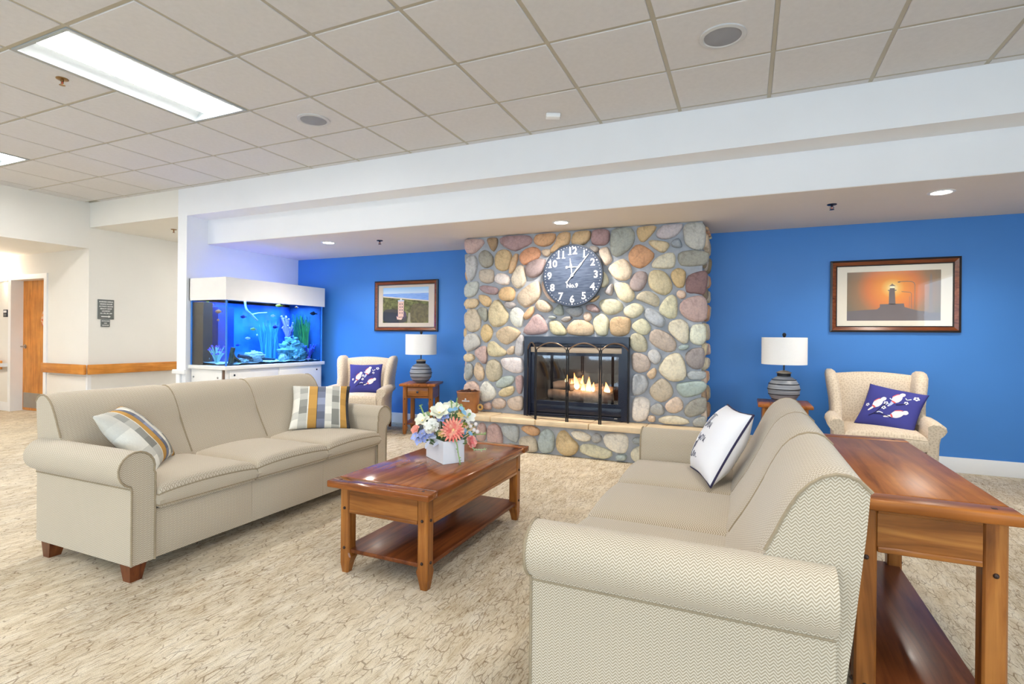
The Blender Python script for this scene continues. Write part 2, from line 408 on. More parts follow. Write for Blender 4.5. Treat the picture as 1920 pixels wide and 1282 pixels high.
B().box(.056, .058, -.018, .018, -.026, -.012, 0).build('lens', plain('sensor_lens', srgb(120, 110, 110), .3), t)
def sprinkler(x, y, z, lab, mat):
    t = empty('fire_sprinkler', (x, y, z), 0, lab, 'sprinkler', 'fire sprinkler heads')
    B().lathe([(.004, 0), (.036, 0), (.036, -.004), (.03, -.008), (.012, -.01)], 20).build('escutcheon', mat, t, True)
    b = B(); b.lathe([(.009, -.008), (.009, -.02)], 10)
    b.tube([(-.008, 0, -.02), (-.014, 0, -.03), (-.004, 0, -.042)], .0025, 6); b.tube([(.008, 0, -.02), (.014, 0, -.03), (.004, 0, -.042)], .0025, 6)
    b.build('frame', mat, t, True)
    B().lathe([(.003, -.042), (.018, -.043), (.018, -.045), (.003, -.046)], 14).build('deflector', mat, t, True)
    B().lathe([(.002, -.02), (.003, -.03), (.002, -.042)], 8).build('bulb', plain('red_bulb', srgb(200, 60, 50), .2), t, True)
sprinkler(-4.273, 2.074, ZC-.006, 'small metal fire sprinkler in tile beside the bright light panel', M['brass'])
sprinkler(-3.901, 5.028, Z2-.004, 'small dark fire sprinkler on the alcove ceiling above the aerial tower picture', M['black'])
sprinkler(.627, 5.004, Z2-.004, 'small dark fire sprinkler on the alcove ceiling right of the stone fireplace', M['black'])
sprinkler(-7.07, 4.721, Z1, 'small fire sprinkler on the passage ceiling beside the white partition', M['brass'])
for (x, y, lab) in ((-4.571, 4.925, 'lit round recessed downlight above the armchair next to the aquarium'), (-1.637, 4.859, 'lit round recessed downlight directly above the wall clock'), (1.311, 4.883, 'lit round recessed downlight above the sunset lighthouse picture')):
    t = empty('recessed_downlight', (x, y, Z2-.004), 0, lab, 'ceiling light', 'recessed downlights in the alcove ceiling')
    B().lathe([(.062, 0), (.085, 0), (.085, -.004), (.066, -.007), (.062, -.004)], 28, cap=False).build('trim_ring', M['trim'], t, True)
    B().lathe([(.003, -.001), (.062, -.001), (.062, -.003), (.003, -.003)], 28).build('lens', M['bulb'], t, True)
    l = bpy.data.lights.new('downlight_beam', 'SPOT'); l.energy = DOWN_W; l.color = (1, .92, .82); l.spot_size = R(150); l.spot_blend = .8; l.shadow_soft_size = .05
    lo = bpy.data.objects.new('downlight_beam', l); COL.objects.link(lo); lo.location = (0, 0, -.012); lo.parent = t

for (x, y, z, lab) in ((-7.13, 6.6, Z1, 'recessed ceiling light panel in the passage ceiling past the aquarium partition'), (-9.6, 2.3, 2.289, 'added ceiling light panel, out of view, brightening the corridor')):  # the corridor panel is added out of view to bring light there
    t = empty('ceiling_light', (x, y, z), 0, lab, 'ceiling light', 'recessed ceiling light panels')
    f_ = B()
    for a, b, c, d in ((-.3, -.27, -.3, .3), (.27, .3, -.3, .3), (-.3, .3, -.3, -.27), (-.3, .3, .27, .3)): f_.box(a, b, c, d, -.012, 0)
    f_.build('frame', M['reflector'], t); bx('lens', -.27, .27, -.27, .27, -.008, -.002, M['lens'], t)
# corridor door, rails, signs
d = empty('door_1', ((DX0+DX1)/2, 4.215, 0)); d['kind'] = 'structure'
hw = (DX1-DX0)/2
fr = B()
for a, b, z0, z1 in ((-hw-.05, -hw+.02, 0, DZ+.05), (hw-.02, hw+.05, 0, DZ+.05), (-hw+.02, hw-.02, DZ-.02, DZ+.05)): fr.box(a, b, -.02, .2, z0, z1)
fr.build('door_frame', M['trim'], d)
lf = bx('door_leaf', -hw+.02, hw-.02, .13, .175, .01, DZ-.02, M['oak_z'], d)
bx('kick_plate', -hw+.05, hw-.05, .124, .13, .05, .27, plain('kick_steel', srgb(170, 162, 150), .35, metal=.8), lf)
hb = B(); hb.lathe([(.03, 0), (.03, .012)], 16, M=Matrix.Translation((-hw+.09, .13, .955)) @ Matrix.Rotation(R(90), 4, 'X'))
hb.tube([(-hw+.09, .12, .955), (-hw+.09, .075, .955), (-hw+.2, .07, .955)], .01, 8)
hb.build('lever_handle', M['steel'], lf, True)
on = empty('hanging_ornament', (-9.335, 4.335, 1.25), 0, 'colourful teardrop ornament hanging on the orange-brown door', 'ornament')
ocol = NT('stained_ornament', .25); vo = ocol.n('ShaderNodeTexVoronoi'); vo.inputs['Scale'].default_value = 22; ocol.l(ocol.coord('Object'), vo.inputs['Vector'])
ocol.color(ocol.ramp(vo.outputs['Color'], [(.2, srgb(214, 60, 50)), (.45, srgb(240, 150, 60)), (.6, srgb(236, 220, 200)), (.8, srgb(220, 80, 60))]))
B().lathe([(.005, 0), (.045, .02), (.075, .08), (.07, .14), (.03, .22), (.006, .29)], 16, M=Matrix.Diagonal((1, .12, 1, 1))).build('body', ocol.m, on, True)
B().tube([(0, 0, .29), (0, .002, .36)], .003, 5).build('cord', M['steel'], on)
def rail(name, pts, lab):
    t = empty(name, (0, 0, 0), 0, lab, 'handrail', 'orange wooden wall handrails')
    return t
def handrail(lab, x0, x1, y0, y1, mat, brackets):
    t = empty('handrail', ((x0+x1)/2, (y0+y1)/2, .615), 0, lab, 'handrail', 'wooden wall handrails'); cx, cy = (x0+x1)/2, (y0+y1)/2
    bx('rail_board', x0-cx, x1-cx, y0-cy, y1-cy, 0, .13, mat, t, .008)
    for bxx in brackets:
        B().box(bxx[0]-cx, bxx[1]-cx, bxx[2]-cy, bxx[3]-cy, .04, .09).build('bracket', M['trim'], t)
oy = wood('oak_y', 'y', srgb(176, 104, 38), srgb(208, 136, 58), srgb(224, 158, 78), .4, .1)
handrail('orange wooden handrail right of the corridor door, meeting the corner', -8.97, -7.965, 4.13, 4.17, M['oak_x'], [(-8.8, -8.74, 4.17, 4.215), (-8.2, -8.14, 4.17, 4.215)])
handrail('orange wooden handrail under the grey direction sign', -8.0+.03, -7.93, 4.175, 5.4, oy, [(XL, -7.97, 4.4, 4.46), (XL, -7.97, 5.2, 5.26)])
handrail('short orange wooden handrail left of the corridor door, with white end', -11.2, -10.06, 4.13, 4.17, M['oak_x'], [(-10.06, -10.0, 4.13, 4.215), (-10.9, -10.84, 4.17, 4.215)])
struct(bx('trim_corner_guard', XL-.03, XL+.006, 4.205, 4.25, 0, .6, M['trim']))
struct(bx('trim_wainscot', -9.0+.03, XL-.03, 4.203, 4.215, 0, .58, wall_mat('wainscot_cream', srgb(230, 224, 214)), bev=.004))
struct(bx('baseboard_corridor', -11.8, DX0-.06, 4.2, 4.215, 0, .13, M['trim']))
struct(bx('trim_wainscot_rail', -11.8, DX0-.06, 4.203, 4.215, .13, .58, wall_mat('wainscot_cream2', srgb(230, 224, 214)), bev=.004))
# partition end: small ledge over a pilaster
struct(bx('trim_ledge', -6.28, -6.06, 4.185, 4.2235, .69, .742, M['trim'], bev=.006))
struct(bx('trim_pilaster', -6.225, -6.16, 4.195, 4.2235, 0, .69, M['trim'], bev=.006))
def sign_text(s, size, mat, parent, loc, rot, bold=.0, ext=.0008, name='lettering'):
    cu = bpy.data.curves.new(name, 'FONT'); cu.body = s; cu.size = size; cu.align_x = 'CENTER'; cu.align_y = 'CENTER'; cu.extrude = ext; cu.offset = bold; cu.resolution_u = 3
    tmp = bpy.data.objects.new(name+'_src', cu); COL.objects.link(tmp)
    dg = bpy.context.evaluated_depsgraph_get(); me = bpy.data.meshes.new_from_object(tmp.evaluated_get(dg)); me.name = name
    bpy.data.objects.remove(tmp); bpy.data.curves.remove(cu)
    o = bpy.data.objects.new(name, me); COL.objects.link(o); me.materials.clear(); me.materials.append(mat); o.parent = parent; o.location = loc; o.rotation_euler = rot
    return o
M['signgrey'] = plain('sign_grey', srgb(104, 108, 106), .5); M['signwhite'] = plain('sign_white', srgb(240, 240, 238), .5, var=.01)
t = empty('direction_sign', (XL, 4.42, 1.355), 0, 'grey wall sign listing rooms in white letters above a white arrow', 'sign')
bx('plate', 0, .012, -.1, .1, 0, .268, M['signgrey'], t, .002)
RX = (R(90), 0, R(90))
for k, s in enumerate(('BUSINESS OFFICE', 'DINING ROOM', 'ACTIVITY ROOM', 'BEAUTY SHOP', 'LAUNDRY', '101-199, 201-299')):
    sign_text(s, .0225 if k != 5 else .021, M['signwhite'], t, (.0125, 0, .236-k*.0315), RX, .0006)
B().raw([(.0125, -.06, .03), (.0125, .03, .03), (.0125, .03, .02), (.0125, .06, .036), (.0125, .03, .052), (.0125, .03, .042), (.0125, -.06, .042)], [(0, 1, 5, 6), (2, 3, 4)]).build('arrow', M['signwhite'], t)
t = empty('small_sign', (XL, 4.415, 1.252), 0, 'small grey wall plate directly under the direction sign', 'sign')
bx('plate', 0, .01, -.056, .056, 0, .096, M['signgrey'], t, .002)
for k, s in enumerate(('RESTROOMS', 'AND', 'ELEVATOR')): sign_text(s, .017, M['signwhite'], t, (.0105, 0, .078-k*.029), RX, .0005)
t = empty('room_sign', (-10.085, 4.215, 1.39), 0, 'small black room sign on the wall left of the door', 'sign')
bx('plate', -.055, .055, -.012, 0, 0, .11, M['black'], t, .003); bx('insert', -.04, .04, -.014, -.012, .065, .095, M['signwhite'], t); bx('insert', -.04, .04, -.014, -.012, .02, .045, M['signgrey'], t)
t = empty('wall_sconce', (-10.15, 4.215, 1.92), 0, 'lit pale wall sconce in the corridor left of the door', 'wall lamp')
B().box(-.05, .15, -.02, 0, .0, .1, .004).build('backplate', M['trim'], t, True)
B().lathe([(.05, .0), (.085, .1), (.082, .1), (.047, .004)], 20, c=(.05, -.09, 0), cap=False).build('shade', emit('sconce_glow', (1, .86, .7, 1), 3), t, True)
l = bpy.data.lights.new('sconce_bulb', 'POINT'); l.energy = 13; l.color = (1, .82, .64); l.shadow_soft_size = .05; lo = bpy.data.objects.new('sconce_bulb', l); COL.objects.link(lo); lo.parent = t; lo.location = (.05, -.09, .14)

# ---------------------------------------------------------------- stone fireplace
rnd = random.Random(7)
FYF = 5.285           # mortar face of the chimney breast
FX0, FX1 = -2.885, -.385
OX0, OX1, OZ1 = -2.156, -1.05, 1.178     # firebox opening
HZ = .34              # top of the hearth slabs
M['mortar'] = plain('mortar', srgb(172, 176, 184), .9, .2, var=.1, scale=14, bump=.6, bscale=70)
def stone_mat():
    t = NT('field_stone', .72, .35)
    oi = t.n('ShaderNodeObjectInfo'); v = t.coord('Object', (1, 1, 1)); f1 = t.noise(v, 9, 5, .65, .6); f2 = t.noise(v, 60, 3, .6)
    add = t.n('ShaderNodeVectorMath', operation='ADD')
    c = t.mix(1, oi.outputs['Color'], t.ramp(f1, [(.25, srgb(196, 190, 186)), (.5, g(1.0)), (.8, (1.12, 1.08, 1.0, 1))]), 'MULTIPLY')
    c = t.mix(1, c, t.ramp(f2, [(.3, g(.86)), (.7, g(1.06))]), 'MULTIPLY')
    t.color(c); t.bump(t.math('ADD', f1, t.math('MULTIPLY', f2, .3)), .45, .02)
    return t.m
M['stone'] = stone_mat()
SC = dict(P=srgb(196, 160, 150), g=srgb(150, 116, 66), G=srgb(214, 176, 118), M=srgb(160, 126, 124), O=srgb(214, 152, 96), T=srgb(214, 190, 150),
          y=srgb(164, 164, 160), Y=srgb(190, 192, 190), b=srgb(150, 146, 130), B=srgb(200, 184, 156), C=srgb(226, 212, 184), W=srgb(238, 232, 220),
          L=srgb(142, 152, 158), R=srgb(116, 64, 66), A=srgb(226, 200, 172), K=srgb(150, 138, 136), E=srgb(168, 182, 182))
fp = empty('stone_fireplace', ((FX0+FX1)/2, 5.5, 0), 0, 'floor-to-ceiling fieldstone chimney breast with raised stone hearth', 'fireplace')
FO = Vector(fp.location)
def fbox(name, *a, mat=None, bev=0):
    x0, x1, y0, y1, z0, z1 = a
    return bx(name, x0-FO.x, x1-FO.x, y0-FO.y, y1-FO.y, z0-FO.z, z1-FO.z, mat or M['mortar'], fp, bev)
mb = B()
for a in ((FX0, OX0, FYF, YW-.002, 0, Z2-.005), (OX1, FX1, FYF, YW-.002, 0, Z2-.005), (OX0, OX1, FYF, YW-.002, OZ1, Z2-.005), (OX0, OX1, FYF, YW-.002, 0, HZ), (OX0, OX1, 5.8, YW-.002, HZ, OZ1)):
    mb.box(a[0]-FO.x, a[1]-FO.x, a[2]-FO.y, a[3]-FO.y, a[4], a[5])
mb.build('mortar_body', M['mortar'], fp)
fbox('hearth_core', FX0-.01, FX1+.03, 5.03, FYF+.01, 0, HZ-.05)
def chaikin(p, n=2):
    for _ in range(n):
        q = []
        for i in range(len(p)):
            a, b = p[i], p[(i+1) % len(p)]
            q += [(a[0]*.8+b[0]*.2, a[1]*.8+b[1]*.2), (a[0]*.2+b[0]*.8, a[1]*.2+b[1]*.8)]
        p = q
    return p
def resample(p, n):
    L = [0]
    for i in range(len(p)): a, b = p[i], p[(i+1) % len(p)]; L.append(L[-1]+math.hypot(b[0]-a[0], b[1]-a[1]))
    out = []; j = 0
    for k in range(n):
        d = L[-1]*k/n
        while L[j+1] < d: j += 1
        t = (d-L[j])/max(1e-9, L[j+1]-L[j]); a, b = p[j], p[(j+1) % len(p)]
        out.append((a[0]+(b[0]-a[0])*t, a[1]+(b[1]-a[1])*t))
    return out
def stone(poly, col, org, du, dv, dn, H=.045, n=18):
    """poly in (u,v) metres around org; du,dv span the wall, dn points out of it"""
    p = resample(chaikin(poly, 2), n)
    cx = sum(a for a, b in p)/n; cy = sum(b for a, b in p)/n
    p = [(cx+(a-cx)*1.08, cy+(b-cy)*1.08) for a, b in p]
    V, F = [], []
    H *= rnd.uniform(.8, 1.25); tx, ty = rnd.uniform(-.12, .12), rnd.uniform(-.12, .12)
    rings = ((1.0, -.012), (.985, .35*H), (.93, .72*H), (.78, .95*H), (.5, 1.04*H), (.22, 1.06*H))
    for s_, h in rings:
        for (a, b) in p:
            x, y = (a-cx)*s_, (b-cy)*s_
            hh = h+(tx*x+ty*y if h > 0 else 0)+(rnd.uniform(-.0025, .0025) if s_ < .95 else 0)
            V.append(du*x+dv*y+dn*hh)
    V.append(dn*(1.06*H))
    for r in range(len(rings)-1):
        for k in range(n): F.append((r*n+k, r*n+(k+1) % n, (r+1)*n+(k+1) % n, (r+1)*n+k))
    m = (len(rings)-1)*n
    for k in range(n): F.append((m+k, m+(k+1) % n, len(V)-1))
    o = B().raw([tuple(v) for v in V], F).build('stone', M['stone'], fp, True, angle=70)
    o.location = org+du*cx+dv*cy-FO
    j = lambda c: max(.02, min(1, (c*.8+.13)*rnd.uniform(.94, 1.06)))
    o.color = (j(col[0]), j(col[1]), j(col[2]), 1)
    return o
EX, EZ, NYm = Vector((1, 0, 0)), Vector((0, 0, 1)), Vector((0, -1, 0))
def trace(x0, y0, sc, yplane, rows, mortar):
    for row in rows.strip().split('\n'):
        c, pts = row.split(':'); P = []
        for q in pts.split():
            a, b = q.split(','); w = onY(x0+float(a)/sc, y0+float(b)/sc, yplane); P.append((w.x, min(w.z, 2.258)))
        stone(P, SC[c.strip()], Vector((0, mortar, 0)), EX, EZ, NYm)
trace(860, 400, 4.93, 5.26, '''
P:60,235 150,225 215,240 232,268 190,320 140,365 75,372 55,300
g:248,228 355,215 352,290 318,355 290,320
M:378,250 420,205 520,190 640,198 675,240 660,280 580,315 520,350 420,305
O:695,240 725,190 800,170 885,175 890,225 850,285 780,305 710,285
G:915,190 960,165 1020,160 1025,220 1010,290 940,300 900,350 850,365 845,330 890,280
G:1060,180 1110,150 1190,145 1218,170 1205,240 1150,290 1060,290 1035,260
Y:60,440 90,390 140,390 165,430 160,520 130,600 90,628 62,560
b:180,380 220,335 270,350 312,400 310,470 260,500 215,490 185,440
G:335,400 370,345 440,335 480,370 482,430 450,520 390,530 335,500
G:490,430 520,375 545,370 540,430 510,520 475,558 460,545
O:560,390 610,330 680,305 740,330 752,380 720,420 650,455 600,475 570,440
B:765,345 800,330 850,330 840,380 815,400 775,385
M:615,490 650,450 730,420 800,425 790,480 765,550 690,595 630,580 610,530
B:185,520 310,515 318,560 315,635 250,645 195,625
W:335,580 370,550 440,565 468,600 455,660 380,655 330,625
C:485,610 500,550 550,480 590,480 605,540 618,620 590,670 540,692 500,660
Y:52,680 80,640 175,625 178,680 150,755 90,775 52,765
M:185,680 230,662 330,680 360,700 345,750 270,745 210,720
G:372,730 400,685 475,678 515,710 510,770 490,808 410,805 375,780
G:180,750 260,760 298,800 280,855 245,862 200,820
T:52,830 80,790 170,790 182,830 150,870 90,878 58,860
B:540,760 570,720 660,650 730,625 748,680 755,740 720,800 620,872 570,840 540,800
y:415,830 440,812 510,825 525,850 480,882 435,870
T:280,890 310,830 345,795 380,815 420,880 455,930 440,1000 380,1040 310,1045 278,980
b:165,890 200,865 250,875 265,930 255,990 230,1000 195,950
B:58,950 90,890 150,885 190,940 200,1000 185,1070 120,1098 75,1070 55,1010
W:468,930 500,880 540,870 590,905 595,960 580,1050 520,1045 480,1000
G:598,940 650,870 690,858 692,910 660,960 610,985
B:705,840 740,800 800,805 860,855 862,890 810,915 740,900
y:865,905 920,840 950,840 972,940 900,942
L:985,885 1060,860 1140,865 1142,920 1100,955 1040,945 990,905
y:820,960 860,945 905,960 870,982
b:940,990 980,955 1040,950 1045,975 990,1010
A:1150,945 1175,905 1215,920 1230,960 1205,1000 1165,985
P:595,1085 650,1010 710,930 760,945 800,1020 822,1080 780,1110 690,1118 620,1115
T:835,995 900,990 960,1030 992,1090 985,1125 880,1122 845,1080
T:1005,1060 1060,990 1140,985 1210,1010 1245,1070 1235,1125 1120,1130 1010,1110
G:200,1090 235,1020 280,1035 310,1085 295,1150 250,1195 215,1160
T:330,1120 370,1075 450,1040 530,1070 568,1105 520,1160 440,1215 380,1190
Y:50,1160 80,1115 150,1110 195,1170 190,1220 130,1260 70,1280 48,1230
A:765,640 800,625 850,680 900,800 880,830 820,780 780,710
B:900,420 1050,400 1180,470 1180,640 1080,760 940,740 860,600
''', FYF)
trace(860, 620, 4.93, 5.26, '''
Y:515,190 530,100 560,45 598,40 600,120 590,225 550,232 520,215
T:262,165 275,105 320,98 380,150 430,185 430,225 340,240 275,225
T:445,185 490,140 515,150 505,215 455,222
P:140,200 190,150 245,140 258,200 255,285 230,310 190,265
T:42,235 75,208 130,220 145,255 110,285 55,285
y:55,330 90,295 125,320 128,400 100,450 60,458
T:135,370 165,282 205,320 228,370 230,440 185,470 145,420
B:245,370 265,290 320,262 375,300 398,380 380,440 320,472 270,460
W:395,280 410,252 580,248 592,310 588,385 500,390 420,345
E:335,490 400,425 490,412 512,440 490,490 420,525 350,525
P:528,420 590,415 592,500 570,590 540,575 528,500
T:370,570 410,530 490,508 512,540 490,590 420,612 375,600
W:195,540 230,475 260,465 310,520 345,580 310,630 230,660 195,630
A:45,520 80,475 140,468 180,510 182,590 165,620 45,560
B:48,620 120,640 170,660 180,735 60,720
P:220,690 270,658 300,690 295,730 240,725
B:300,660 330,628 400,625 430,660 420,710 350,725 310,700
B:440,645 500,615 585,600 592,670 585,735 510,738 460,705
''', FYF)
trace(1100, 400, 4.93, 5.26, '''
M:50,170 80,140 180,135 208,170 205,250 170,290 90,290 45,280
b:20,315 60,295 105,310 110,345 70,365
y:230,170 260,135 400,125 430,160 440,240 400,320 300,390 240,390 222,300
G:462,140 500,105 640,105 630,150 580,210 530,260 490,255 465,190
Y:642,180 700,110 780,80 885,88 880,130 830,200 740,235 660,225
Y:895,130 930,75 1020,65 1085,90 1095,180 1090,270 1060,340 980,325 905,270
T:565,265 600,245 740,260 765,290 720,355 680,358 610,310
L:780,260 850,225 870,260 880,315 790,310
O:390,370 440,310 480,285 560,320 628,380 580,450 500,505 430,485 395,440
A:110,345 140,320 190,305 210,360 235,430 180,480 160,470 130,400
C:195,500 260,450 340,415 385,460 415,530 400,590 340,620 260,600 215,540
C:588,495 640,410 740,365 805,365 815,420 805,500 700,508
b:840,385 880,350 1000,340 1120,360 1125,400 1105,470 960,485 870,480 850,440
K:398,640 420,570 480,530 550,545 555,620 510,705 450,718 405,690
T:570,600 590,540 640,522 720,540 770,610 790,690 740,750 660,740 580,680
G:772,555 840,500 910,530 912,590 895,680 840,685 800,640
R:925,590 980,555 1110,525 1112,620 1085,755 1010,730 930,735 915,690
C:250,645 370,640 440,740 430,790 370,825 300,790 260,700
y:155,730 200,680 235,640 242,700 230,765
C:140,520 195,590 200,650 150,690 100,640
G:20,820 115,750 112,780 70,815
M:-10,850 60,832 110,880 118,915 50,910 0,890
B:110,830 140,795 250,790 325,830 325,890 260,930 180,935 130,880
B:455,780 500,730 560,715 640,750 672,800 650,870 560,830 470,795
C:340,880 430,825 490,840 530,880 500,930 430,972 350,940
C:665,890 700,820 770,750 820,770 835,830 830,960 760,972 690,930
A:832,730 860,708 915,725 912,775 870,792 835,765
P:858,860 900,800 1000,765 1085,765 1110,850 1095,980 1040,1000 960,990 880,930
E:522,920 560,872 640,900 720,970 718,1020 680,1055 600,1020 540,960
C:55,1000 90,935 150,930 205,985 195,1050 185,1130 100,1125 70,1070
G:210,1030 230,970 300,955 395,970 402,1010 385,1110 320,1135 230,1125 215,1080
C:415,1030 500,965 560,1000 595,1060 550,1125 480,1110 420,1060
B:582,1150 600,1090 660,1070 760,1115 830,1200 810,1270 740,1285 640,1230 590,1190
C:748,1070 770,1000 860,975 930,1010 940,1090 935,1190 890,1205 800,1130
W:952,1120 975,1030 1080,1025 1098,1060 1095,1180 1050,1220 960,1190
B:400,1170 420,1115 480,1108 545,1160 558,1240 540,1280 440,1275 400,1225
E:845,1235 880,1215 950,1215 930,1255 860,1265
''', FYF)
trace(1100, 620, 4.93, 5.26, '''
Y:560,210 600,170 660,190 690,240 660,300 630,310 580,270
B:418,210 480,205 560,240 590,310 560,370 480,390 425,360 418,280
C:660,350 720,260 790,210 860,215 900,290 918,420 880,458 780,465 700,410
K:905,230 960,170 1080,155 1085,250 1070,345 990,355 930,310
E:925,400 960,370 1090,375 1100,410 1085,450 950,455
T:548,400 620,340 645,370 630,430 590,452
E:420,430 450,400 530,410 570,480 540,560 480,592 420,595
B:575,560 620,490 690,440 760,480 800,560 770,620 690,668 610,620
E:825,500 880,478 1050,465 1100,490 1095,540 1040,590 900,620 850,570
A:722,690 770,640 835,608 888,660 885,730 820,765 750,750
W:422,625 500,612 580,640 580,720 550,820 490,838 422,825
y:585,710 650,668 700,690 720,770 650,785 590,755
b:900,740 930,680 1000,630 1100,615 1100,750 1020,785 930,800
T:560,810 580,780 630,790 630,845 570,840
C:650,825 720,790 820,785 900,810 958,845 900,868 720,860
y:975,850 1010,805 1100,790 1105,890 1000,885
''', FYF)
trace(860, 780, 5.0526, 5.0, '''
P:180,75 230,68 255,130 245,200 235,240 160,225
P:265,150 280,90 340,75 390,120 410,240 380,300 270,280
E:400,100 480,85 560,95 562,200 540,255 460,220 410,160
O:585,125 600,98 690,92 760,130 755,175 700,192 640,165
B:570,215 620,195 710,200 740,280 740,335 650,345 575,300
E:755,210 780,150 830,120 890,160 900,240 890,330 830,355 770,335 750,270
G:915,230 940,160 985,135 1030,170 1060,215 1130,275 1110,345 1050,378 970,360 925,310
W:1058,150 1140,145 1245,185 1245,230 1180,245 1100,210
y:1260,190 1300,160 1350,190 1345,235 1300,258 1260,235
C:1140,310 1160,275 1240,268 1360,305 1445,340 1440,385 1380,408 1260,390 1150,345
W:1370,190 1430,170 1560,170 1600,215 1595,310 1560,360 1480,345 1390,280
L:1640,220 1680,200 1740,205 1740,265 1660,265
E:1480,380 1530,362 1590,375 1580,420 1500,425
C:1630,340 1680,295 1750,292 1790,350 1740,430 1680,440 1635,400
B:430,275 480,260 545,285 540,330 450,325
T:20,120 90,70 150,90 150,190 60,200
C:-60,90 0,80 10,180 -50,190
y:30,230 130,225 140,260 40,260
''', 5.03)
def field(org, du, dv, dn, wd, ht, cols, H=.04, rh=(.13, .2), rw=(.11, .24)):
    v = .02
    while v < ht-.05:
        h = min(rnd.uniform(*rh), ht-v-.01); u = .015+rnd.uniform(0, .03)
        while u < wd-.05:
            w = min(rnd.uniform(*rw), wd-u-.01); c = (u+w/2, v+h/2)
            P = []
            k0 = rnd.randint(6, 8)
            for k in range(k0):
                a = 2*PI*k/k0+rnd.uniform(-.15, .15); q = (abs(math.cos(a))**2.6+abs(math.sin(a))**2.6)**(-1/2.6)*rnd.uniform(.88, 1.0)
                P.append((c[0]+q*math.cos(a)*(w/2-.008), c[1]+q*math.sin(a)*(h/2-.008)))
            stone(P, SC[rnd.choice(cols)], org, du, dv, dn, H, 14)
            u += w
        v += h
field(Vector((FX1, 5.27, HZ)), Vector((0, 1, 0)), EZ, Vector((1, 0, 0)), .66, Z2-HZ-.02, 'TGAOCgBT')
field(Vector((FX0, YW-.01, HZ)), Vector((0, -1, 0)), EZ, Vector((-1, 0, 0)), .66, Z2-HZ-.02, 'TGACyBYP')
field(Vector((-.82, 5.03, .01)), EX, EZ, NYm, .45, .26, 'TGACyBYP')
field(Vector((FX1+.03, 5.04, .01)), Vector((0, 1, 0)), EZ, Vector((1, 0, 0)), .24, .26, 'TGAC')
M['slab'] = plain('hearth_sandstone', srgb(228, 206, 172), .7, .3, var=.1, scale=7, bump=.4, bscale=40)
xs = [FX0-.03, -2.43, -1.93, -1.38, -.86, FX1+.055]
for k, (a, b) in enumerate(zip(xs, xs[1:])):
    o = fbox('hearth_slab', a+.004, b-.004, 4.968+rnd.uniform(0, .008), FYF+.005, HZ-.056, HZ+rnd.uniform(-.002, .002), mat=M['slab'], bev=.008)

# gas insert
gi = empty('gas_fireplace_insert', ((OX0+OX1)/2, 5.25, HZ), 0, 'black gas fireplace insert with burning flames behind glass, set into the stones', 'fireplace insert')
gx = (OX1-OX0)/2
def gb(name, x0, x1, y0, y1, z0, z1, mat, bev=0, par=None): return bx(name, x0, x1, y0, y1, z0, z1, mat, par or gi, bev)
f = B()
f.box(-gx, -gx+.07, -.03, .04, 0, .838); f.box(gx-.07, gx, -.03, .04, 0, .838); f.box(-gx+.07, gx-.07, -.03, .04, .765, .838)
f.build('surround_frame', M['black'], gi, True)
gb('hood', -gx+.07, gx-.07, -.012, .03, .725, .765, M['black'], .003)
gb('top_strip', -gx+.07, gx-.07, -.014, .03, .672, .727, plain('tan_strip', srgb(196, 178, 156), .5), .003)
f = B()
f.box(-gx+.07, -gx+.105, -.004, .03, .13, .675); f.box(gx-.105, gx-.07, -.004, .03, .13, .675)
f.box(-gx+.105, gx-.105, -.004, .03, .64, .675); f.box(-gx+.105, gx-.105, -.004, .03, .13, .165)
f.build('glass_frame', M['black'], gi, True)
gb('lower_panel', -gx+.07, gx-.07, .0, .03, .045, .13, M['black'], .003)
gb('louver', -gx+.07, gx-.07, -.012, .02, .022, .036, M['black'], .002)
gb('base_bar', -gx+.07, gx-.07, -.006, .03, 0, .018, M['black'], .002)
gb('name_badge', gx-.14, gx-.11, -.016, -.012, .024, .034, M['steel'])
fgl = NT('firebox_glass'); a = fgl.n('ShaderNodeBsdfTransparent'); a.inputs[0].default_value = (.8, .82, .86, 1); b = fgl.n('ShaderNodeBsdfGlossy'); b.inputs['Roughness'].default_value = .03
m = fgl.n('ShaderNodeMixShader'); m.inputs[0].default_value = .11; fgl.l(a.outputs[0], m.inputs[1]); fgl.l(b.outputs[0], m.inputs[2]); fgl.l(m.outputs[0], fgl.N['Material Output'].inputs[0])
gb('glass_pane', -gx+.1, gx-.1, .012, .016, .16, .645, fgl.m)
fb = B(); fb.box(-gx+.05, gx-.05, .5, .52, .0, .8); fb.box(-gx+.05, -gx+.07, .03, .5, 0, .8); fb.box(gx-.07, gx-.05, .03, .5, 0, .8); fb.box(-gx+.05, gx-.05, .03, .52, .78, .8); fb.box(-gx+.05, gx-.05, .03, .52, .0, .14)
fb.build('firebox', plain('firebox_black', srgb(48, 44, 46), .8, var=.2), gi)
M['log'] = plain('charred_log', srgb(178, 154, 130), .9, var=.35, scale=18, bump=.8, bscale=40); M['logend'] = plain('log_end', srgb(220, 194, 150), .8)
def log(p, q, r):
    pts = [Vector(p).lerp(Vector(q), k/6)+Vector((0, rnd.uniform(-.008, .008), rnd.uniform(-.008, .008))) for k in range(7)]
    o = B().tube(pts, [r*rnd.uniform(.88, 1.08) for _ in pts], 12).build('log', M['log'], gi, True)
    d_ = (pts[0]-pts[1]).normalized()
    B().tube([pts[0]+d_*.001, pts[0]+d_*.004], r*.8, 10).build('cut_end', M['logend'], o)
    d_ = (pts[-1]-pts[-2]).normalized()
    B().tube([pts[-1]+d_*.001, pts[-1]+d_*.004], r*.8, 10).build('cut_end', M['logend'], o)
log((-.34, .17, .22), (.02, .2, .21), .055); log((-.32, .26, .30), (-.02, .3, .36), .045); log((-.05, .15, .22), (.36, .17, .21), .06)
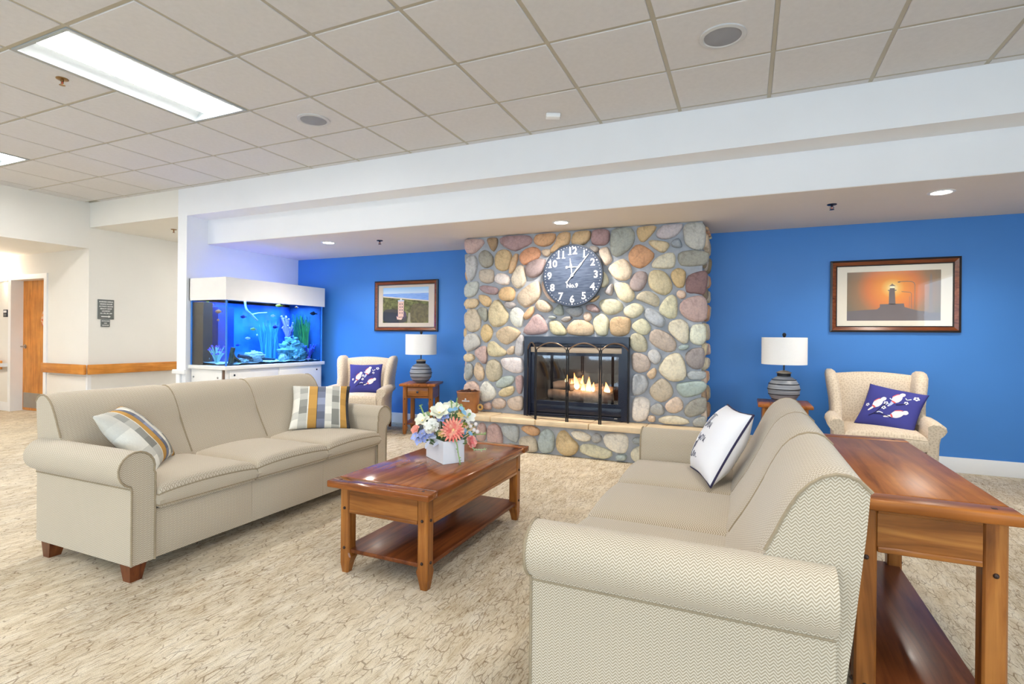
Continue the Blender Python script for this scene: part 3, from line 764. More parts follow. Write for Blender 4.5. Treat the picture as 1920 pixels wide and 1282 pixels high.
log((.08, .28, .28), (.34, .24, .27), .05); log((-.12, .22, .3), (.22, .3, .3), .04)
gb('burner_grate', -.36, .36, .1, .34, .14, .165, M['iron'], .005)
def flame_mat():
    t = NT('gas_flame'); tc = t.n('ShaderNodeTexCoord'); sp = t.n('ShaderNodeSeparateXYZ'); t.l(tc.outputs['Generated'], sp.inputs[0])
    c = t.ramp(sp.outputs[2], [(0, (1, .75, .4, 1)), (.4, (1, .5, .14, 1)), (1, (1, .24, .04, 1))])
    t.l(c, t.b.inputs['Emission Color']); t.b.inputs['Emission Strength'].default_value = 9; t.color((.0, 0, 0, 1)); t.b.inputs['Specular IOR Level'].default_value = 0
    return t.m
M['flame'] = flame_mat()
for (x, y, z, h, w) in ((-.1, .23, .28, .1, .022), (-.04, .2, .28, .13, .03), (.0, .24, .27, .16, .02), (.04, .16, .25, .12, .024), (.1, .16, .25, .17, .03), (.13, .22, .26, .1, .02), (.3, .16, .25, .12, .03), (.27, .2, .25, .09, .02), (-.17, .25, .33, .1, .02), (-.07, .25, .3, .15, .018)):
    pr = [(w*.35, 0), (w*.9, h*.15), (w, h*.3), (w*.75, h*.55), (w*.35, h*.8), (w*.05, h)]
    b_ = B(); sh = rnd.uniform(-.02, .02)
    V, F = [], []
    n = 10
    for r_, zz in pr:
        for k in range(n): V.append((x+r_*math.cos(2*PI*k/n)+sh*(zz/h)**2, y+.5*r_*math.sin(2*PI*k/n), z+zz))
    for i in range(len(pr)-1):
        for k in range(n): F.append((i*n+k, i*n+(k+1) % n, (i+1)*n+(k+1) % n, (i+1)*n+k))
    b_.raw(V, F).build('flame', M['flame'], gi, True)

l = bpy.data.lights.new('fire_glow', 'POINT'); l.energy = 5; l.color = (1, .62, .34); l.shadow_soft_size = .08
lo = bpy.data.objects.new('fire_glow', l); COL.objects.link(lo); lo.parent = gi; lo.location = (.05, .1, .42)
# folding fire screen
fs = empty('fire_screen', (-1.6, 5.0, HZ), 0, 'black arched folding fire screen standing on the hearth', 'fire screen')
P0 = [(-2.115, 5.215), (-1.945, 5.015), (-1.605, 5.0), (-1.275, 5.0), (-1.04, 5.2)]
P0 = [Vector((x+1.6, y-5.0, 0)) for x, y in P0]
mesh_m = NT('screen_mesh'); a = mesh_m.n('ShaderNodeBsdfTransparent'); b = mesh_m.n('ShaderNodeBsdfDiffuse'); b.inputs[0].default_value = (.02, .02, .03, 1)
m = mesh_m.n('ShaderNodeMixShader')
uv = mesh_m.coord('UV', (1, 1, 1)); ck = mesh_m.n('ShaderNodeTexWave'); ck.inputs['Scale'].default_value = 110; mesh_m.l(uv, ck.inputs['Vector'])
m.inputs[0].default_value = .12
mesh_m.l(a.outputs[0], m.inputs[1]); mesh_m.l(b.outputs[0], m.inputs[2]); mesh_m.l(m.outputs[0], mesh_m.N['Material Output'].inputs[0])
PH = .70
for k in range(4):
    p, q = P0[k], P0[k+1]; d_ = (q-p).normalized(); p = p+d_*.009; q = q-d_*.009
    arch = []
    for i in range(13):
        t_ = i/12; arch.append(p.lerp(q, t_)+Vector((0, 0, PH+.075*math.sin(PI*t_)**.7)))
    pan = B().tube([p+Vector((0, 0, .012))]+arch+[q+Vector((0, 0, .012))], .0065, 8, True).build('panel_frame', M['bronze'], fs, True)
    B().tube([p+Vector((0, 0, PH)), q+Vector((0, 0, PH))], .004, 6).build('cross_bar', M['iron'], pan) if False else None
    n = len(arch); V = [tuple(v) for v in arch]+[tuple(p+(q-p)*(i/12)+Vector((0, 0, .014))) for i in range(13)]
    B().raw(V, [(i, i+1, n+i+1, n+i) for i in range(12)]).build('mesh', mesh_m.m, pan)
    for e in (p, q):
        B().tube([e, e+Vector((0, 0, PH+.01))], .0075, 8).build('post', M['iron'], pan, True)
for e in P0[1:4]:
    B().lathe([(.004, PH), (.007, PH+.012), (.004, PH+.03), (.006, PH+.045), (.001, PH+.065)], 8, c=(e.x, e.y, 0)).build('finial', M['iron'], fs, True)
    B().tube([e+Vector((0, 0, .25)), e+Vector((0, 0, .29))], .01, 8).build('hinge', M['iron'], fs)

# pine cone crock on the hearth
bk = empty('crock', (-2.765, 5.12, HZ), 0, 'brown glazed crock of pine cones standing on the hearth end', 'crock')
M['crock'] = plain('brown_glaze', srgb(156, 100, 56), .3, .5, var=.25, scale=7, coat=.4)
B().lathe([(.004, 0), (.105, 0), (.112, .02), (.122, .15), (.126, .215), (.131, .225), (.128, .235), (.118, .232), (.115, .05), (.004, .03)], 32).build('body', M['crock'], bk, True)
e = B()
for k in range(5): e.sphere((.03+(k-2)*.018, -.122+abs(k-2)*.002, .14), .011, .006, .009, 8, 6)
e.sphere((.03, -.124, .158), .011, .006, .011, 8, 6); e.build('emblem', plain('grey_emblem', srgb(190, 192, 200), .5), bk, True)
hd_ = []
for k in range(12): an = 2*PI*k/12; hd_.append((.155+.026*math.cos(an), -.02, .07+.026*math.sin(an)))
B().tube(hd_, .011, 8, True).build('lug_handle', plain('tan_lug', srgb(190, 150, 84), .4), bk, True)
M['cone'] = plain('pine_cone', srgb(84, 50, 36), .8, var=.3, scale=30)
def cone_mesh():
    b = B(); b.sphere((0, 0, .03), .022, .022, .034, 10, 8)
    for ring in range(6):
        z = .006+ring*.01; r = .03*math.sin(PI*(ring+1.2)/7.4)
        for k in range(9):
            an = 2*PI*(k+.5*(ring % 2))/9; c, s_ = math.cos(an), math.sin(an)
            b.raw([(r*.5*c-.006*s_, r*.5*s_+.006*c, z), (r*.5*c+.006*s_, r*.5*s_-.006*c, z), (r*1.1*c, r*1.1*s_, z+.008), (r*.5*c, r*.5*s_, z+.006)], [(0, 1, 2), (0, 2, 3), (1, 3, 2)])
    return b.build('pine_cone', M['cone'])
pc = cone_mesh(); first = True
for k in range(11):
    an = k*2.4; r = .03+.06*math.sqrt(k/11) if k else 0
    o = pc if first else pc.copy()
    if not first: COL.objects.link(o)
    first = False
    tag(o, 'dark brown pine cone heaped in the brown crock', 'pine cone', 'pine cones in the crock')
    o.location = (-2.765+r*math.cos(an), 5.12+r*math.sin(an), HZ+.185+(.02 if r < .05 else .006)); o.rotation_euler = (rnd.uniform(-1, 1), rnd.uniform(-1, 1), an)

# wall clock
ck_ = empty('wall_clock', (-1.625, 5.222, 1.80), 0, 'round slate-grey wall clock with white numerals on the stones', 'clock')
CRD = .318
RX90 = Matrix.Rotation(R(90), 4, 'X')
cm = NT('clock_face', .85, .15); sp = cm.n('ShaderNodeSeparateXYZ'); tc = cm.n('ShaderNodeTexCoord'); cm.l(tc.outputs['Object'], sp.inputs[0])
pl = cm.math('FRACT', cm.math('MULTIPLY', cm.math('ADD', sp.outputs[2], 1.0), 8.5))
c = cm.ramp(cm.noise(cm.coord('Object', (1.5, 1, 14)), 6, 4), [(.3, srgb(52, 62, 82)), (.7, srgb(84, 94, 112))])
cm.color(cm.mix(1, c, cm.ramp(pl, [(0, g(.55)), (.03, g(1))]), 'MULTIPLY'))
B().lathe([(.003, .0), (CRD-.008, .0), (CRD-.008, .026), (.003, .026)], 64, M=RX90).build('face', cm.m, ck_)
B().lathe([(CRD-.009, 0), (CRD, 0), (CRD+.002, .015), (CRD, .03), (CRD-.009, .03)], 64, M=RX90, cap=False).build('rim', plain('clock_rim', srgb(44, 50, 62), .4), ck_, True)
M['cwhite'] = plain('clock_white', srgb(244, 244, 244), .8, var=.01)
for k in range(1, 13):
    a = 2*PI*k/12; r = .245
    x, z = r*math.sin(a), r*math.cos(a)
    o = sign_text(str(k), .1, M['cwhite'], ck_, (x, -.0272, z), (R(90), 0, 0), .0022, .0008, 'numeral')
    s_ = str(k); wd = .052
    for q, ch in enumerate(s_):
        if ch == '1':
            off = (q-(len(s_)-1)/2)*.056+(.006 if len(s_) == 1 else 0)
            bx('serif', x+off-.018, x+off+.018, -.0282, -.0272, z-.036, z-.028, M['cwhite'], ck_)
for k in range(60):
    a = 2*PI*k/60; r = CRD-.026; big = k % 5 == 0
    B().lathe([(.001, 0), (.0075 if big else .0034, 0), (.0075 if big else .0034, .001), (.001, .001)], 10 if big else 6, M=Matrix.Translation((r*math.sin(a), -.0265, r*math.cos(a))) @ RX90).build('minute_dot', M['cwhite'], ck_)
sign_text('No.9', .06, M['cwhite'], ck_, (.0, -.0272, -.105), (R(90), 0, 0), .0012, .0008, 'lettering')
def hand(name, deg, pts):
    a = R(deg); b = B(); P = [(x*math.cos(a)+y*math.sin(a), -x*math.sin(a)+y*math.cos(a)) for x, y in pts]
    b.prism(P, -.034, -.032, 'y'); return b.build(name, M['cwhite'], ck_)
hand('minute_hand', 39, [(-.004, -.09), (.004, -.09), (.0045, .02), (.009, .14), (.003, .17), (.002, .27), (-.002, .27), (-.003, .17), (-.009, .14), (-.0045, .02)])
hh = hand('hour_hand', -8, [(-.004, 0), (.004, 0), (.005, .08), (.013, .1), (.005, .125), (.0015, .175), (-.0015, .175), (-.005, .125), (-.013, .1), (-.005, .08)])
bx('hand_crossbar', -.052, .075, -.0335, -.0315, .08, .088, M['cwhite'], ck_)
B().lathe([(.001, 0), (.014, 0), (.014, .012), (.001, .012)], 16, M=Matrix.Translation((0, -.026, 0)) @ RX90).build('hub', M['cwhite'], ck_, True)
B().lathe([(.001, 0), (.012, 0), (.012, .002), (.001, .002)], 14, M=Matrix.Translation((-.058, -.0315, .084)) @ RX90).build('hand_ring', M['cwhite'], ck_)
d_ = Vector((math.sin(R(39)), 0, math.cos(R(39))))*-.09
B().lathe([(.001, 0), (.01, 0), (.01, .002), (.001, .002)], 14, M=Matrix.Translation((d_.x, -.032, d_.z)) @ RX90).build('hand_tail', M['cwhite'], ck_)

# ---------------------------------------------------------------- sofas
def loft(b, rows, closed_prof=False, caps=True):
    """rows: list of equally long point lists; uv = (row distance, profile length)"""
    n = len(rows[0]); V, UV, F = [], [], []
    u = 0
    for i, r in enumerate(rows):
        if i: u += (Vector(rows[i][0])-Vector(rows[i-1][0])).length
        v = 0
        for k, p in enumerate(r):
            if k: v += (Vector(p)-Vector(r[k-1])).length
            V.append(tuple(p)); UV.append((u, v))
    for i in range(len(rows)-1):
        for k in range(n if closed_prof else n-1):
            j = (k+1) % n; F.append((i*n+k, i*n+j, (i+1)*n+j, (i+1)*n+k))
    nb = len(V)
    if caps:
        for r in (rows[0], rows[-1]):
            s0 = len(V); V += [tuple(p) for p in r]
            ax = max(range(3), key=lambda q: abs((Vector(rows[-1][0])-Vector(rows[0][0]))[q])); o = [q for q in range(3) if q != ax]
            UV += [(p[o[0]], p[o[1]]) for p in r]; F.append(tuple(range(s0, s0+n)))
    return b.raw(V, F, None, UV)
def smoothline(p, n=2):
    for _ in range(n):
        q = [p[0]]
        for i in range(len(p)-1):
            a, b = Vector(p[i]), Vector(p[i+1]); q += [a.lerp(b, .25), a.lerp(b, .75)]
        q.append(p[-1]); p = [tuple(x) for x in q]
    return p
def cushion(x0, x1, y0, y1, z0, z1, crown=.02, rad=.03, n=14, m=14, sag=0):
    """puffy seat cushion: rounded slab with a crowned top"""
    b = B(); V, UV, F = [], [], []
    def P(u, v, top):
        x = x0+(x1-x0)*u; y = y0+(y1-y0)*v
        e = min(u*(x1-x0), (1-u)*(x1-x0), v*(y1-y0), (1-v)*(y1-y0))
        k = min(1, e/rad); rr = rad*(1-math.sqrt(max(0, 1-(1-k)**2))) if k < 1 else 0
        cr = crown*math.sin(PI*u)**.6*(.55+.45*math.sin(PI*min(1, max(0, v)))**.6) if 0 < u < 1 else 0
        return (x, y, (z1-rr+cr) if top else z0+rr*.6)
    us = [0, .012, .04, .09]+[.09+(.82)*i/(n-1) for i in range(1, n-1)]+[.91, .96, .988, 1]
    N = len(us)
    for top in (True, False):
        base = len(V)
        for u in us:
            for v in us: p = P(u, v, top); V.append(p); UV.append((p[0], p[1]))
        for i in range(N-1):
            for j in range(N-1): F.append((base+i*N+j, base+(i+1)*N+j, base+(i+1)*N+j+1, base+i*N+j+1))
    NN = N*N
    ring = [(i, 0) for i in range(N)]+[(N-1, j) for j in range(1, N)]+[(i, N-1) for i in range(N-2, -1, -1)]+[(0, j) for j in range(N-2, 0, -1)]
    base = len(V); acc = 0; L = len(ring)
    for q in range(L+1):
        i, j = ring[q % L]; pt = P(us[i], us[j], True); pb = P(us[i], us[j], False)
        if q: acc += (Vector(pt)-last).length
        last = Vector(pt); mid = ((pt[0]+pb[0])/2, (pt[1]+pb[1])/2, (pt[2]+pb[2])/2)
        nx, ny = (mid[0]-(x0+x1)/2)/((x1-x0)/2), (mid[1]-(y0+y1)/2)/((y1-y0)/2)
        ox = .004*(1 if nx > .999 else -1 if nx < -.999 else 0); oy = .016*(1 if ny > .999 else -1 if ny < -.999 else 0)
        V += [pt, (mid[0]+ox, mid[1]+oy, mid[2]), pb]; UV += [(acc, 0), (acc, .5*(z1-z0)), (acc, z1-z0)]
    for q in range(L):
        for k in range(2): F.append((base+3*q+k, base+3*q+k+1, base+3*q+4+k, base+3*q+3+k))
    b.raw(V, F, None, UV)
    pip_t = [P(us[i], us[j], True) for i, j in ring]; pip_b = [P(us[i], us[j], False) for i, j in ring]
    return b, pip_t, pip_b
def make_sofa(label):
    t = empty('sofa', (0, 0, 0), 0, label, 'sofa', 'three-seat herringbone sofas')
    Fb, Pm = M['sofa'], M['pipe']
    AI, AO, RC, RR, RZ = .845, .952, .93, .082, .533
    edges = [-AI, -.283, .283, AI]
    # arms
    prof = [(AI, .085), (AI, .3), (AI, .50)]
    for k in range(0, 15):
        a = R(195-k*(195+70)/14); prof.append((RC+RR*math.cos(a), RZ+RR*math.sin(a)))
    prof += [(AO+.004, .452), (AO, .43), (AO, .25), (AO, .085)]
    for s_ in (-1, 1):
        ys = [.0, .006, .2, .4, .6, .79]
        rows = [[(s_*(x if y > .004 else RC*.5+x*.5 if False else x), y, z) for x, z in prof] for y in ys]
        b = B(); loft(b, rows, True)
        arm = b.build('arm', Fb, t, True, angle=50)
        for yy in (-.002,):
            pts = [(s_*x, yy, z) for x, z in prof[2:]]
            B().tube([(s_*AI, yy, .085)]+pts, .005, 6).build('piping', Pm, arm, True)
        B().tube([(s_*(AO+.002), y, .443) for y in (.0, .4, .79)], .004, 6).build('piping', Pm, arm, True)
    # front rail panels, slightly bulged
    for k in range(3):
        a, c = edges[k], edges[k+1]; rows = []
        for i in range(9):
            u = i/8; bul = .014*(1-abs(2*u-1)**4); x = a+.001+(c-a-.002)*u
            rows.append([(x, .012-bul*math.sin(PI*q/6)**.5 if 0 < q < 6 else .014, .085+.235*q/6) for q in range(7)]+[(x, .3, .32), (x, .3, .085)])
        b = B(); loft(b, rows, True); b.build('front_panel', Fb, t, True, angle=50)
    bx('seat_deck', -AI, AI, .3, .74, .09, .315, Fb, t)
    for k in range(3):
        b, pt, pb = cushion(edges[k]+.004, edges[k+1]-.004, -.026, .56, .322, .43, .034, .036)
        c_ = b.build('seat_cushion', Fb, t, True, angle=60)
        B().tube(pt, .0038, 6, True).build('piping', Pm, c_, True); B().tube(pb, .0038, 6, True).build('piping', Pm, c_, True)
    # back
    bp = [(.5, .40), (.535, .47), (.59, .56), (.64, .66), (.675, .74), (.715, .808), (.77, .847), (.825, .845), (.86, .81)]
    bp = [(y, z) for _, y, z in smoothline([(0, y, z) for y, z in bp], 1)]
    rear = [(.855, .7), (.83, .45), (.80, .2), (.785, .085)]
    HW = .925; be = [-HW, -.283, .283, HW]
    for k in range(3):
        a, c = be[k], be[k+1]; rows = []
        for i in range(11):
            u = i/10; x = a+(c-a)*u
            eo = (1-u) if k == 2 else (u if k == 0 else min(u, 1-u))
            dl = -.012*(1-min(1, min(u, 1-u)*(c-a)/.06))**2
            row = []
            for q, (y, z) in enumerate(bp):
                yy, zz = (y-.785)*(1+0)+.785, z
                d_ = Vector((.785-y, .5-z)).normalized() if True else None
                row.append((x, y-dl*(.8 if q < 7 else .2), z+dl*(.9 if q > 5 else .4)))
            rows.append(row+[(x, y, z) for y, z in rear])
        b = B(); loft(b, rows, True)
        # keep the part below the arm tops between the arms
        o = b.build('back_section', Fb, t, True, angle=50)
    for x in (-HW, -.283, .283, HW):
        s_ = 1 if abs(x) > .5 else .35
        B().tube([(x, y+.006, z-.008) for y, z in bp if z > (.6 if abs(x) > .5 else .42)], .005, 6).build('piping', Pm, t, True)
    for sx in (-1, 1):
        for (y0, y1, oy) in ((.02, .1, 0), (.68, .76, 0)):
            x0, x1 = sx*.865, sx*.945
            xa, xb = min(x0, x1), max(x0, x1); cxm, cym = (sx*.915), (.05 if y0 < .3 else .73)
            V = [(xa, y0, .088), (xb, y0, .088), (xb, y1, .088), (xa, y1, .088)]
            ins = .012
            if sx > 0: lo = [(xa+.02, y0+.008 if y0 < .3 else y0+.02), (xb-.006, y0+.008 if y0 < .3 else y0+.02), (xb-.006, y1-.02 if y0 < .3 else y1-.008), (xa+.02, y1-.02 if y0 < .3 else y1-.008)]
            else: lo = [(xa+.006, y0+.008 if y0 < .3 else y0+.02), (xb-.02, y0+.008 if y0 < .3 else y0+.02), (xb-.02, y1-.02 if y0 < .3 else y1-.008), (xa+.006, y1-.02 if y0 < .3 else y1-.008)]
            V += [(x, y, 0) for x, y in lo]
            B().raw(V, [(0, 1, 2, 3), (4, 7, 6, 5), (0, 4, 5, 1), (1, 5, 6, 2), (2, 6, 7, 3), (3, 7, 4, 0)]).build('leg', M['sofaleg'], t)
    return t
sofa = make_sofa('beige herringbone three-seat sofa holding two striped plaid pillows')
sofa2 = copy_tree(sofa); sofa2['label'] = 'beige herringbone three-seat sofa in front of the long wooden console table'
sofa.location = (-2.6, 2.502, 0); sofa.rotation_euler = (0, 0, R(90))
sofa2.location = (-.585, 2.447, 0); sofa2.rotation_euler = (0, 0, R(-90))

# ---------------------------------------------------------------- coffee table
def top_board(t, hx, hy, z0, z1, mats, endw=.085, end_axis='y', ov=0):
    """panel with a breadboard end at each short side"""
    if end_axis == 'y':
        bx('top_panel', -hx, hx, -hy+endw, hy-endw, z0, z1, mats[0], t, .006)
        for s_ in (-1, 1):
            a, b = sorted((s_*hy, s_*(hy-endw+.001)))
            e = bx('breadboard_end', -hx-.003, hx+.003, a, b, z0, z1, mats[1], t, .006)
            for x in (-hx+.05, hx-.05):
                B().box(x-.006, x+.006, (a+b)/2-.006, (a+b)/2+.006, z1-.002, z1+.001).build('peg', M['darkpeg'], e)
def post_leg(name, t, cx, cy, w, h, mat, foot=.1):
    """square leg: straight above, swelling inwards then tapering at the foot"""
    sx = 1 if cx > 0 else -1; sy = 1 if cy > 0 else -1; rows = []
    for z, o, i in ((0, -.006, -.012), (foot*.45, 0, -.004), (foot*.8, 0, .008), (foot, 0, 0), (h*.5, 0, 0), (h, 0, 0)):
        xo, xi = cx+sx*(w/2+o), cx-sx*(w/2+i); yo, yi = cy+sy*(w/2+o), cy-sy*(w/2+i)
        xa, xb = sorted((xo, xi)); ya, yb = sorted((yo, yi)); ch = .006
        rows.append([(xa+ch, ya, z), (xb-ch, ya, z), (xb, ya+ch, z), (xb, yb-ch, z), (xb-ch, yb, z), (xa+ch, yb, z), (xa, yb-ch, z), (xa, ya+ch, z)])
    b = B(); loft(b, rows, True); return b.build(name, mat, t)
def pegs(t, leg, cx, cy, w, zs, faces):
    for z in zs:
        for dx, dy in faces:
            x, y = cx+dx*(w/2+.0005), cy+dy*(w/2+.0005)
            B().sphere((x, y, z), .0075, .0075, .0075, 8, 6).build('peg', M['darkpeg'], leg, True)
ct = empty('coffee_table', (-1.578, 2.618, 0), 0, 'long brown wooden coffee table with lower shelf, between the sofas', 'table')
hx, hy, w = .2535, .547, .056
top_board(ct, .288, .602, .428, .462, (M['ctop_y'], M['ctop_x']))
for sx in (-1, 1):
    for sy in (-1, 1):
        x, y = sx*(hx-w/2), sy*(hy-w/2)
        lg = post_leg('leg', ct, x, y, w, .428, M['wood_z'], .1); pegs(ct, lg, x, y, w, (.32, .125), ((sx, 0), (0, sy)))
for s_ in (-1, 1):
    y = s_*(hy-.014); ap = bx('apron', -hx+w, hx-w, y-.011, y+.011, .315, .428, M['wood_x'], ct)
    bx('moulding', -hx+w, hx-w, y-.015, y+.015, .298, .316, M['wood_x'], ap, .003)
    x = s_*(hx-.014); ap = bx('apron', x-.011, x+.011, -hy+w, hy-w, .315, .428, M['wood_y'], ct)
    bx('moulding', x-.015, x+.015, -hy+w, hy-w, .298, .316, M['wood_y'], ap, .003)
bx('shelf', -hx+.008, hx-.008, -hy+.012, hy-.012, .098, .118, M['wshelf'], ct, .003)
# ---------------------------------------------------------------- console table behind the sofa
st = empty('console_table', (.48, 2.428, 0), 0, 'long narrow wooden console table standing behind a sofa back', 'table')
hx, hy, w = .178, .563, .056
top_board(st, .199, .593, .676, .71, (M['wtop_y'], M['wtop_x']), .085)
for sx in (-1, 1):
    for sy in (-1, 1):
        x, y = sx*(hx-w/2), sy*(hy-w/2)
        lg = post_leg('leg', st, x, y, w, .676, M['wood_z'], .1); pegs(st, lg, x, y, w, (.53, .15), ((sx, 0), (0, sy)))
for s_ in (-1, 1):
    y = s_*(hy-.014); ap = bx('apron', -hx+w, hx-w, y-.011, y+.011, .565, .676, M['wood_x'], st)
    bx('moulding', -hx+w, hx-w, y-.015, y+.015, .548, .566, M['wood_x'], ap, .003); bx('moulding', -hx+w, hx-w, y-.014, y+.014, .662, .676, M['wood_x'], ap, .003)
    x = s_*(hx-.014); ap = bx('apron', x-.011, x+.011, -hy+w, hy-w, .565, .676, M['wood_y'], st)
    bx('moulding', x-.015, x+.015, -hy+w, hy-w, .548, .566, M['wood_y'], ap, .003)
bx('shelf', -hx+.008, hx-.008, -hy+.012, hy-.012, .12, .14, M['wshelf'], st, .003)

# ---------------------------------------------------------------- end tables and lamps
def end_table(loc, rz, label):
    t = empty('end_table', loc, rz, label, 'table', 'wooden lamp tables')
    hx, hy, w = .18, .205, .05
    bx('top_panel', -.115, .115, -.245, .245, .572, .60, M['wtop_y'], t, .005)
    for s_ in (-1, 1):
        a, b = sorted((s_*.115, s_*.215)); bx('top_plank', a, b, -.245, .245, .572, .60, M['wtop_y'], t, .005)
    for sx in (-1, 1):
        for sy in (-1, 1):
            x, y = sx*(hx-w/2), sy*(hy-w/2); lg = post_leg('leg', t, x, y, w, .572, M['wood_z'], .09); pegs(t, lg, x, y, w, (.42, .12), ((0, sy),))
    for s_ in (-1, 1): x = s_*(hx-.014); bx('side_panel', x-.011, x+.011, -hy+w, hy-w, .42, .572, M['wood_y'], t)
    bx('back_panel', -hx+w, hx-w, hy-.03, hy-.012, .42, .572, M['wood_x'], t)
    dr = bx('drawer', -hx+w+.003, hx-w-.003, -hy+.006, -hy+.03, .452, .556, M['wood_x'], t, .004)
    B().lathe([(.006, 0), (.006, .012), (.014, .018), (.014, .026), (.004, .03)], 14, M=Matrix.Translation((0, -hy+.006, .504)) @ Matrix.Rotation(R(90), 4, 'X')).build('knob', M['black'], dr, True)
    bx('top_rail', -hx+w, hx-w, -hy+.008, -hy+.03, .558, .572, M['wood_x'], t); bx('lower_rail', -hx+w, hx-w, -hy+.004, -hy+.03, .43, .45, M['wood_x'], t)
    bx('shelf', -hx+.01, hx-.01, -hy+.01, hy-.01, .115, .135, M['wshelf'], t, .003)
    return t
LT, LTR = (-3.63, 5.52, 0), R(20)
RTp = (.315, 5.41, 0)
end_table(LT, LTR, 'small wooden end table with drawer beside the stone chimney and aerial picture')
end_table(RTp, 0, 'small wooden end table behind the sofa holding a white pillow')
def ceramic():
    t = NT('lamp_ceramic', .4, .5); tc = t.n('ShaderNodeTexCoord'); sp = t.n('ShaderNodeSeparateXYZ'); t.l(tc.outputs['Object'], sp.inputs[0])
    st_ = t.ramp(t.noise(t.coord('Object', (2, 2, 60)), 2, 4), [(.3, srgb(108, 114, 124)), (.7, srgb(172, 174, 178))])
    t.color(st_); t.bump(t.noise(t.coord('Object', (2, 2, 90)), 2, 3), .3, .003); return t.m
M['ceramic'] = ceramic(); M['groove'] = plain('lamp_groove', srgb(22, 22, 30), .6)
sh = NT('lamp_shade_linen', .85, .1); sh.color(sh.ramp(sh.noise(sh.coord('Object', (1, 1, 1)), 300, 2), [(.3, srgb(242, 240, 238)), (.7, srgb(252, 251, 250))]))
try: sh.b.inputs['Transmission Weight'].default_value = 0
except Exception: pass
M['shade'] = sh.m
def table_lamp(loc, label):
    t = empty('table_lamp', loc, 0, label, 'lamp', 'striped ceramic table lamps')
    prof = []
    for k in range(21):
        a = R(-62+k*(62+66)/20); prof.append((.133*math.cos(a)+.0, .118+.128*math.sin(a)))
    prof = [(.003, .005), (prof[0][0], .005)]+[p for p in prof if p[1] > .006]
    top = prof[-1]
    B().lathe(prof+[(top[0]-.004, top[1]+.004), (.052, top[1]+.006), (.003, top[1]+.007)], 36).build('body', M['ceramic'], t, True)
    for z in (.03, .075, .122, .168, .205):
        r = .133*math.cos(math.asin(max(-1, min(1, (z-.118)/.128))))
        B().tube([((r+.0006)*math.cos(2*PI*k/36), (r+.0006)*math.sin(2*PI*k/36), z) for k in range(36)], .0042, 6, True).build('groove_ring', M['groove'], t, True)
    z0 = top[1]
    B().lathe([(.05, z0), (.056, z0+.004), (.056, z0+.026), (.05, z0+.03)], 28).build('collar', M['groove'], t, True)
    B().lathe([(.004, z0+.03), (.064, z0+.03), (.064, z0+.036), (.04, z0+.048), (.012, z0+.055)], 28).build('cap', plain('pewter_cap', srgb(176, 160, 140), .35, metal=.7), t, True)
    B().lathe([(.007, z0+.05), (.007, .42), (.004, .6)], 10).build('stem', M['black'], t, True)
    zs, ze, r = .345, .588, .187
    B().lathe([(r, zs), (r, ze), (r-.004, ze), (r-.004, zs), (r, zs)], 56, cap=False).build('lamp_shade', M['shade'], t, True)
    sp_ = B()
    for k in range(3): a = 2*PI*k/3; sp_.tube([(0, 0, ze-.03), ((r-.004)*math.cos(a), (r-.004)*math.sin(a), ze-.012)], .0025, 6)
    sp_.build('shade_spider', M['steel'], t)
    B().lathe([(.008, .588), (.013, .598), (.017, .612), (.013, .625), (.003, .631)], 14).build('finial', M['iron'], t, True)
    B().lathe([(.012, .42), (.03, .47), (.028, .5), (.004, .53)], 14).build('bulb', M['trim'], t, True)
table_lamp((LT[0]+.005, LT[1]-.03, .60), 'grey striped ceramic lamp with white drum shade beneath the aerial tower picture')
table_lamp((RTp[0], RTp[1]+.01, .60), 'grey striped ceramic lamp with white drum shade between chimney and sunset picture')
B().tube([(-3.66, 5.75, .56), (-3.69, 5.8, .45), (-3.75, 5.86, .3), (-3.74, 5.9, .1), (-3.75, 5.92, .03)], .004, 6).build('lamp_cord', M['trim'])
tag(bpy.data.objects['lamp_cord'], 'thin white lamp cord hanging behind the small end table by the chimney', 'cord')

